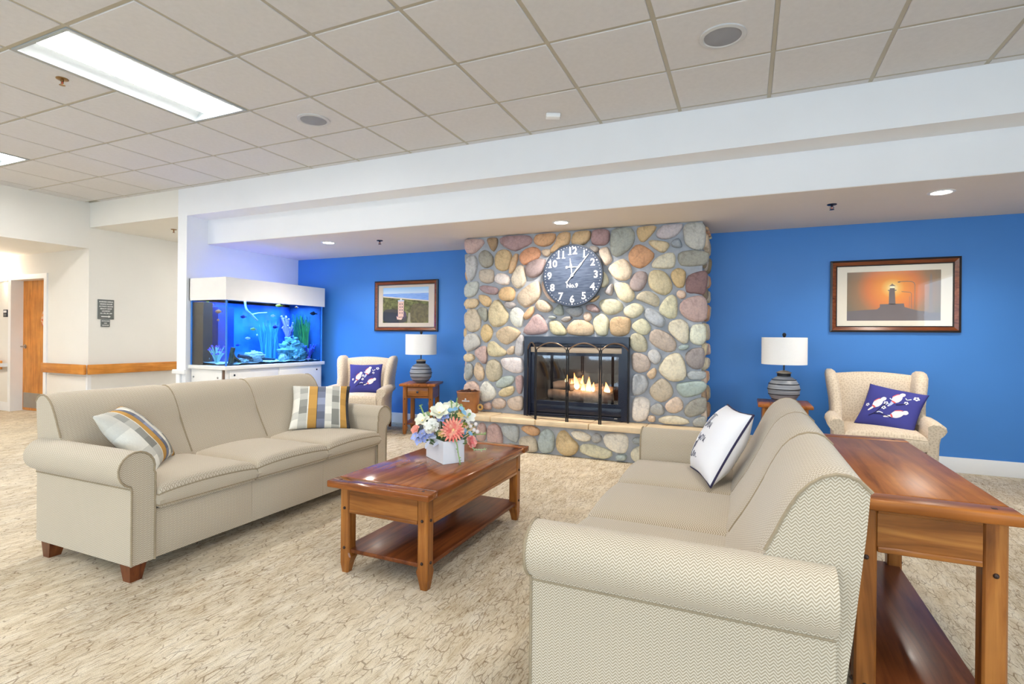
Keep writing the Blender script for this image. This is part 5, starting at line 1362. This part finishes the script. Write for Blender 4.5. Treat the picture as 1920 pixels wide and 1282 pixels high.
for k, (px, x, rx, ry, rz, mt, lab) in enumerate((
    (478, -5.6, .09, .12, .075, 'rockl', 'white pitted rock beside the driftwood stump in the tank'), (545, -5.72, .14, .19, .14, 'rockt', 'large lower teal rock of the pile in the tank'),
    (560, -5.6, .09, .12, .08, 'rockt', 'front teal rock with pale crust in the tank'), (530, -5.6, .05, .05, .05, 'rockl', 'small round white rock on the gravel'),
    (455, -5.58, .07, .06, .03, 'rockl', 'flat pale stone in front of the driftwood stump'), (585, -5.68, .07, .06, .09, 'rockt', 'dark teal rock near the far tank glass'))):
    v = A(px, 660, x); rockmesh('aquarium_rock', lab, on_floor(v, rz), rx, ry, rz, M[mt], k+1)
v = A(548, 640, -5.74); rockmesh('aquarium_rock', 'upper teal rock stacked on top of the rock pile', (v.x, v.y, AZ0+.27), .08, .11, .075, M['rockt'], 21)
def driftwood(label, base, branches, mat):
    b = B()
    for pts, r0, r1 in branches:
        P = smoothline([tuple(Vector(base)+Vector(p)) for p in pts], 2); n = len(P); b.tube(P, [r0+(r1-r0)*k/(n-1)+rnd.uniform(-.002, .002) for k in range(n)], 8)
    o = b.build('driftwood', mat, None, True); tag(o, label, 'driftwood', 'driftwood in the aquarium'); return o
M['dwood'] = plain('driftwood_brown', srgb(116, 96, 66), .9, var=.4, scale=20, bump=.8, bscale=50); M['dpale'] = plain('driftwood_pale', srgb(170, 190, 220), .8, var=.2, scale=20)
v = A(436, 660, -5.56); b0 = (v.x, v.y, AZ0+.02)
driftwood('brown driftwood stump rising at the near corner of the tank', b0, [([(-.03, 0, 0), (-.015, .0, .1), (.0, .01, .19)], .03, .024), ([(.02, -.03, 0), (.01, -.01, .08), (.0, .0, .13)], .02, .014), ([(-.05, .08, 0), (-.02, .05, .06), (0, .01, .12)], .02, .012), ([(.02, .1, 0), (.0, .05, .06), (.0, .0, .1)], .018, .012)], M['dwood'])
v = A(480, 668, -5.56); driftwood('dark driftwood branch lying across the gravel', (v.x, v.y, AZ0+.05), [([(0, -.25, .06), (.02, 0, .02), (0, .28, 0)], .025, .012)], plain('dark_driftwood', srgb(50, 72, 92), .9))
v = A(459, 562, -5.7); w2 = A(483, 601, -5.62); w3 = A(500, 586, -5.75); q0 = Vector((v.x, v.y, v.z))
driftwood('pale forked branch hanging from the top of the tank', (0, 0, 0), [([tuple(q0), tuple(A(461, 580, -5.68)), tuple(A(470, 588, -5.66)), tuple(w2)], .014, .009), ([tuple(A(472, 590, -5.66)), tuple(A(482, 587, -5.7)), tuple(w3)], .01, .007)], M['dpale'])
def coral(label, c, h, spread, n, mat, tip, rr=.008):
    t = empty('coral', c, 0, label, 'coral', 'corals in the aquarium'); b = B(); tb_ = B()
    for k in range(n):
        a = rnd.uniform(0, 2*PI); s_ = spread*rnd.random()**.5; hh = h*rnd.uniform(.5, 1)
        e = Vector((s_*math.cos(a), s_*math.sin(a), hh)); mid = e*.5+Vector((0, 0, hh*.12)); b.tube([(0, 0, 0), mid, e], [rr*1.3, rr, rr*.7], 6); tb_.sphere(tuple(e), rr*1.4, None, None, 6, 5)
    b.build('branches', mat, t, True); tb_.build('tips', tip, t, True)
mint = plain('mint_coral', srgb(176, 222, 206), .7); vio = plain('violet_tips', srgb(140, 96, 226), .6); pur = plain('purple_coral', srgb(92, 80, 190), .7); lil = plain('lilac_coral', srgb(186, 160, 236), .7)
v = A(398, 660, -5.78); coral('mint green branching coral with violet tips near the tank end', (v.x, AY0+.12, AZ0+.01), .22, .1, 26, mint, vio)
v = A(578, 655, -5.6); coral('dark purple branching coral near the far tank corner', (v.x, v.y, AZ0+.02), .22, .11, 24, pur, plain('blue_tips', srgb(70, 110, 240), .6))
v = A(540, 600, -5.95); coral('tall lilac soft coral at the tank back', (v.x, v.y, AZ0+.28), .36, .1, 22, lil, lil, .01)
v = A(578, 665, -5.53); coral('small pink-violet coral on the gravel by the far corner', (v.x, v.y, AZ0+.01), .07, .04, 12, lil, plain('pink_tips', srgb(200, 120, 220), .6), .006)
v = A(372, 660, -5.95); rockmesh('aquarium_rock', 'tall pale grey stone standing at the tank end', (v.x+.02, AY0+.1, AZ0+.1), .05, .03, .11, M['rockl'], 31)
def seagrass(label, c, n, h, spread, mat):
    b = B()
    for k in range(n):
        a = rnd.uniform(0, 2*PI); r = spread*rnd.random(); x, y = r*math.cos(a), r*math.sin(a); hh = h*rnd.uniform(.6, 1); dx, dy = rnd.uniform(-.05, .05), rnd.uniform(-.08, .08); w = .006; V = []
        for q in range(5):
            t_ = q/4; V += [(x+dx*t_*t_-w*(1-t_), y+dy*t_*t_, hh*t_), (x+dx*t_*t_+w*(1-t_*.9), y+dy*t_*t_+w, hh*t_)]
        b.raw(V, [(2*q, 2*q+1, 2*q+3, 2*q+2) for q in range(4)])
    o = b.build('aquarium_plant', mat, None); o.location = c; tag(o, label, 'plant', 'plants in the aquarium')
v = A(505, 660, -5.9); seagrass('bluish long-leaved water plant behind the rock pile', (v.x, v.y, AZ0+.01), 60, .55, .12, plain('blue_green_leaf', srgb(60, 150, 170), .6))
v = A(566, 640, -5.8); seagrass('tall bushy green water plant near the far tank end', (v.x, v.y, AZ0+.01), 150, .66, .085, plain('green_leaf', srgb(24, 110, 84), .6, var=.3))
v = A(600, 640, -5.7); seagrass('bright green water plant at the far tank corner', (v.x, v.y, AZ0+.01), 50, .66, .05, plain('bright_green_leaf', srgb(70, 160, 70), .6, var=.3))
def fish(label, px, py, x, L, ang, col, fin, near_end=False):
    v = A(px, py, x) if not near_end else onY(px, py, AY0+.15)
    v.x = max(AX0+.08, min(AX1-.05, v.x)); v.y = max(AY0+.06, min(AY1-.06, v.y))
    t = empty('fish', v, R(ang), label, 'fish', 'fish in the aquarium'); rows = []
    for s_, hgt in ((-.5, .03), (-.42, .11), (-.25, .2), (0, .24), (.2, .18), (.36, .08), (.42, .05)):
        rows.append([(s_*L, .42*hgt*L*math.cos(2*PI*k/8), hgt*L*math.sin(2*PI*k/8)) for k in range(8)])
    b = B(); loft(b, rows, True); b.build('body', col, t, True)
    B().raw([(.38*L, 0, 0), (.62*L, 0, .16*L), (.56*L, 0, 0), (.62*L, 0, -.16*L)], [(0, 1, 2), (0, 2, 3)]).build('tail_fin', fin, t)
    B().raw([(-.12*L, 0, .2*L), (.02*L, 0, .33*L), (.25*L, 0, .22*L), (.2*L, 0, .15*L)], [(0, 1, 2, 3)]).build('dorsal_fin', fin, t)
    for s_ in (-1, 1): B().sphere((-.38*L, s_*.045*L, .03*L), .018*L, None, None, 6, 5).build('eye', M['black'], t)
fo, fy, fw_, fb_, fk = plain('fish_orange', srgb(240, 140, 80), .4), plain('fish_yellow', srgb(220, 200, 60), .4), plain('fish_white', srgb(230, 240, 246), .4), plain('fish_blue', srgb(30, 50, 160), .4), plain('fish_black', srgb(20, 20, 40), .4)
fish('orange and white fish with blue tail near the tank end', 410, 584, 0, .1, 10, fo, fb_, True); fish('small orange fish below the blue-tailed one', 409, 600, 0, .06, 170, fo, fo, True)
fish('slim dark blue fish close under the hood by the tank end', 399, 572, 0, .07, 5, fb_, fb_, True); fish('yellow fish high in the middle of the tank', 523, 573, -5.6, .08, 60, fy, fy)
fish('silver white fish under the hood beside the yellow one', 512, 592, -5.55, .07, 85, fw_, fw_); fish('pale yellow-green fish at mid height of the tank', 475, 617, -5.55, .08, 80, plain('fish_lime', srgb(200, 220, 120), .4), fy)
fish('small white fish above the pitted rock', 482, 628, -5.55, .06, 120, fw_, fo); fish('dark blue fish swimming before the overflow box', 456, 594, -5.55, .08, 90, fb_, fb_)
fish('slanting blue fish in the open middle water', 516, 613, -5.6, .09, 95, fb_, fb_); fish('orange striped fish near the top by the green plants', 556, 576, -5.6, .055, 90, fo, fw_)
fish('black fish beside the tall green plant', 592, 588, -5.55, .1, 70, fk, fk); fish('white fish low above the gravel by the teal rocks', 557, 669, -5.5, .08, 90, fw_, fo)
fish('small blue fish near the driftwood stump', 448, 647, -5.5, .06, 90, plain('fish_bright_blue', srgb(30, 80, 230), .4), fb_); fish('white angelfish with blue stripe above the gravel', 465, 634, -5.55, .07, 75, fw_, fb_)
fish('little blue fish over the rock pile', 547, 632, -5.55, .05, 90, fb_, fb_); fish('dark yellow-finned fish at the tank end surface', 369, 569, 0, .09, 20, plain('fish_olive', srgb(150, 140, 80), .4), fy, True)

# ---------------------------------------------------------------- flower arrangement
fl = empty('flower_arrangement', (-1.582, 2.65, .4635), R(-34.4), 'mixed silk flower arrangement in a white box vase on the coffee table', 'flowers')
b = B(); hx, hy, hz = .12, .064, .125
V = [(-hx, -hy, 0), (hx, -hy, 0), (hx, hy, 0), (-hx, hy, 0), (-hx, -hy, hz), (hx, -hy, hz), (hx, hy, hz), (-hx, hy, hz), (-hx+.006, -hy+.006, hz), (hx-.006, -hy+.006, hz), (hx-.006, hy-.006, hz), (-hx+.006, hy-.006, hz), (-hx+.006, -hy+.006, .08), (hx-.006, -hy+.006, .08), (hx-.006, hy-.006, .08), (-hx+.006, hy-.006, .08)]
F = [(0, 3, 2, 1), (0, 1, 5, 4), (1, 2, 6, 5), (2, 3, 7, 6), (3, 0, 4, 7)]+[(4+k, 4+(k+1) % 4, 8+(k+1) % 4, 8+k) for k in range(4)]+[(8+k, 8+(k+1) % 4, 12+(k+1) % 4, 12+k) for k in range(4)]+[(12, 13, 14, 15)]
b.raw(V, F); b.build('vase', plain('white_glaze', srgb(236, 238, 244), .15, .5, var=.01, coat=.5), fl)
bpy.context.view_layer.update()
FI = Matrix.Translation(Vector((-1.582, 2.65, .4635))) @ Matrix.Rotation(R(-34.4), 4, 'Z'); FI = FI.inverted()
FC = Vector((-1.582, 2.65, .62)); DEP = (FC-CP).dot(FW)
def fp_(px, py, near=0): d = ray(px, py); return FI @ (CP+d*((DEP-near)/d.dot(FW)))
CAMD = (FI.to_3x3() @ (CP-FC)).normalized()
def frame_at(p, n_):
    n_ = Vector(n_).normalized(); u = n_.orthogonal().normalized(); v = n_.cross(u)
    return Matrix(((u.x, v.x, n_.x, p.x), (u.y, v.y, n_.y, p.y), (u.z, v.z, n_.z, p.z), (0, 0, 0, 1)))
def petal(b, Mx, L, wd, lift, az, curl=.3, base=.0):
    V, F = [], []
    for i in range(5):
        t = i/4; r = base+L*t*math.cos(lift*(1-curl*t)); z = L*t*math.sin(lift*(1-curl*t)); ww = wd*math.sin(PI*(.12+.8*t))**.8*.5
        for s_ in (-1, 0, 1): x, y = r, s_*ww; V.append((x*math.cos(az)-y*math.sin(az), x*math.sin(az)+y*math.cos(az), z+(abs(s_)*ww*.35)))
    for i in range(4):
        for k in range(2): F.append((i*3+k, i*3+k+1, i*3+k+4, i*3+k+3))
    b.raw(V, F, Mx)
def head_dir(px, py, up=.35):
    p = fp_(px, py); c = Vector((0, 0, .06)); return ((p-c).normalized()*.7+CAMD*.8+Vector((0, 0, up*.4))).normalized()
def stem_to(p, par): B().tube(smoothline([(p.x*.25, p.y*.25, .07), tuple(p*.6+Vector((0, 0, .03))), tuple(p)], 1), .003, 5).build('stem', M['stem'], par)
M['stem'] = plain('stem_green', srgb(98, 128, 78), .7)
def flower(name, px, py, near, layers, mat, centre=None, cr=.01, d=None):
    p = fp_(px, py, near); n_ = d or head_dir(px, py); Mx = frame_at(p, n_); b = B()
    for (cnt, L, wd, lift) in layers:
        o = rnd.random()*6
        for k in range(cnt): petal(b, Mx, L*rnd.uniform(.9, 1.08), wd, lift+rnd.uniform(-.08, .08), o+2*PI*k/cnt)
    f_ = b.build(name, mat, fl, True, angle=180)
    if centre: B().sphere((0, 0, .004), cr, cr, cr*.7, 8, 6, M=Mx).build('flower_centre', centre, f_, True)
    stem_to(p-n_*.01, f_)
    return f_
def grad(name, inner, outer, rad):
    t = NT(name, .7, .2); t.color(t.ramp(t.noise(t.coord('Object'), 40, 3), [(.35, inner), (.6, outer)])); t.b.inputs['Subsurface Weight'].default_value = 0; return t.m
coral_m = grad('dahlia_petal', srgb(250, 190, 160), srgb(240, 122, 112), .05); yel = plain('flower_yellow', srgb(246, 216, 140), .7); pink = grad('rose_petal', srgb(248, 190, 176), srgb(226, 116, 116), .03)
cream = plain('cream_petal', srgb(240, 238, 216), .7, var=.06, scale=40); peri = plain('periwinkle_petal', srgb(170, 182, 232), .7, var=.15, scale=40); sky_m = plain('sky_leaf', srgb(140, 184, 214), .7, var=.12, scale=40); ivory = plain('ivory_petal', srgb(246, 244, 234), .7, var=.05, scale=60)
salm = plain('salmon_petal', srgb(242, 158, 138), .7); oran = plain('orange_petal', srgb(228, 110, 60), .7); sage = plain('sage_leaf', srgb(150, 172, 120), .7, var=.15, scale=40); olive = plain('olive_leaf', srgb(126, 124, 40), .7); greyl = plain('grey_leaf', srgb(190, 192, 206), .7, var=.08)
flower('dahlia', 850, 806, .1, [(20, .07, .017, .12), (18, .06, .016, .42), (14, .047, .014, .72), (10, .032, .012, 1.0), (7, .02, .01, 1.25)], coral_m, yel, .012, (CAMD+Vector((0, 0, .15))).normalized())
flower('rose', 881, 829, .1, [(7, .04, .036, .6), (6, .033, .032, .95), (5, .026, .026, 1.2), (4, .018, .02, 1.4)], pink)
flower('magnolia', 824, 775, .04, [(6, .065, .05, .55), (4, .045, .04, .95)], cream, yel, .01); flower('magnolia', 844, 768, .0, [(6, .06, .048, .5), (4, .04, .035, .9)], cream, yel, .01)
flower('magnolia', 876, 783, .02, [(6, .05, .04, .5), (3, .03, .03, .9)], ivory, yel, .008); flower('magnolia', 793, 789, .03, [(6, .05, .04, .6), (3, .03, .03, .9)], cream, yel, .008)
for (px, py) in ((792, 813), (779, 818), (834, 781), (797, 822), (808, 812), (827, 786), (786, 826)): flower('periwinkle_blossom', px, py, .05, [(5, .03, .026, .3)], peri, yel, .004)
flower('salmon_blossom', 781, 806, .03, [(6, .034, .03, .7), (4, .022, .022, 1.0)], salm); flower('orange_blossom', 810, 776, .02, [(6, .024, .018, .4), (5, .016, .014, .8)], oran); flower('yellow_blossom', 863, 779, .05, [(6, .026, .02, .5), (4, .016, .014, .9)], yel)
flower('peach_blossom', 829, 815, .09, [(6, .026, .018, .4), (5, .016, .013, .8)], plain('peach_petal', srgb(240, 200, 130), .7))
hy_ = empty('hydrangea', (0, 0, 0), parent=fl); bpy.data.objects.remove(hy_)
b = B(); pc_ = fp_(810, 799, .07)
for k in range(34):
    n_ = Vector((rnd.gauss(0, 1), rnd.gauss(0, 1), rnd.gauss(0, 1))).normalized(); n_ = (n_+CAMD*.7+Vector((0, 0, .4))).normalized()
    Mx = frame_at(pc_+n_*.042, n_)
    for q in range(4): petal(b, Mx, .015, .014, .25, q*PI/2+k)
o = b.build('hydrangea', ivory, fl, True, angle=180); B().sphere(tuple(pc_), .036, None, None, 10, 8).build('flower_centre', cream, o, True); stem_to(pc_, o)
for (px, py) in ((882, 799), (892, 795), (889, 806), (895, 809), (878, 794)):
    p = fp_(px, py, .04); o = B().sphere(tuple(p), .0115, None, None, 10, 8).build('berry', plain('white_berry', srgb(242, 232, 228), .4) if 'white_berry' not in bpy.data.materials else bpy.data.materials['white_berry'], fl, True); stem_to(p, o)
def leaf(px, py, near, L, wd, mat, ang, name='leaf'):
    p = fp_(px, py, near); n_ = head_dir(px, py); Mx = frame_at(p, n_) @ Matrix.Rotation(R(ang), 4, 'Z'); b = B(); petal(b, Mx, L, wd, .15, 0, 1.4); o = b.build(name, mat, fl, True, angle=180); stem_to(p, o)
for (px, py, m_) in ((850, 770, sky_m), (858, 765, sky_m), (866, 770, sky_m), (862, 762, sky_m), (846, 772, sky_m), (875, 806, sky_m), (871, 815, sky_m), (884, 818, sky_m), (868, 802, sky_m)): leaf(px, py, .05, .034, .026, m_, rnd.uniform(0, 360))
for (px, py, m_, L) in ((818, 820, greyl, .06), (826, 828, greyl, .05), (806, 826, greyl, .05), (870, 791, olive, .045), (868, 797, olive, .04), (800, 772, sage, .04), (864, 757, sage, .035), (869, 763, sage, .035), (882, 774, sage, .03), (815, 800, sage, .05), (832, 800, sage, .05), (840, 790, sage, .05), (858, 786, sage, .045), (778, 800, sage, .03), (820, 806, sage, .05), (845, 828, sage, .05), (836, 822, sage, .05), (856, 826, sage, .045), (803, 806, sage, .05), (870, 822, sage, .04)): leaf(px, py, .02 if m_ is sage else .07, L, L*.5, m_, rnd.uniform(0, 360))
def sprig(pts, near, r, nb, mat=None):
    P = [fp_(x, y, near) for x, y in pts]; P = [Vector(p) for p in smoothline([tuple(p) for p in P], 2)]; b = B(); b.tube(P, r, 5)
    for k in range(nb):
        q = P[min(len(P)-1, int((k+.5)/nb*len(P)))]; d_ = Vector((rnd.gauss(0, 1), rnd.gauss(0, 1), rnd.gauss(.3, 1))).normalized()
        petal(b, frame_at(q, d_), .014, .006, 1.2, rnd.uniform(0, 6))
    b.build('sprig', mat or M['stem'], fl, True, angle=180)
lg_ = plain('sprig_green', srgb(146, 176, 110), .7)
sprig([(800, 790), (794, 775), (788, 759)], .03, .004, 14, lg_); sprig([(850, 780), (847, 765), (846, 750)], .0, .003, 12, lg_); sprig([(852, 780), (856, 762), (857, 747)], .0, .003, 12, lg_)
sprig([(852, 824), (857, 832), (859, 850), (863, 868), (862, 872)], .12, .0035, 18, lg_); sprig([(875, 828), (888, 843), (900, 843), (911, 842)], .1, .003, 26, plain('pale_sprig', srgb(176, 206, 160), .7)); sprig([(880, 815), (898, 814), (911, 814)], .03, .003, 12, lg_)
bx('foam', -.11, .11, -.055, .055, .08, .118, plain('moss_foam', srgb(90, 100, 60), .9), fl)
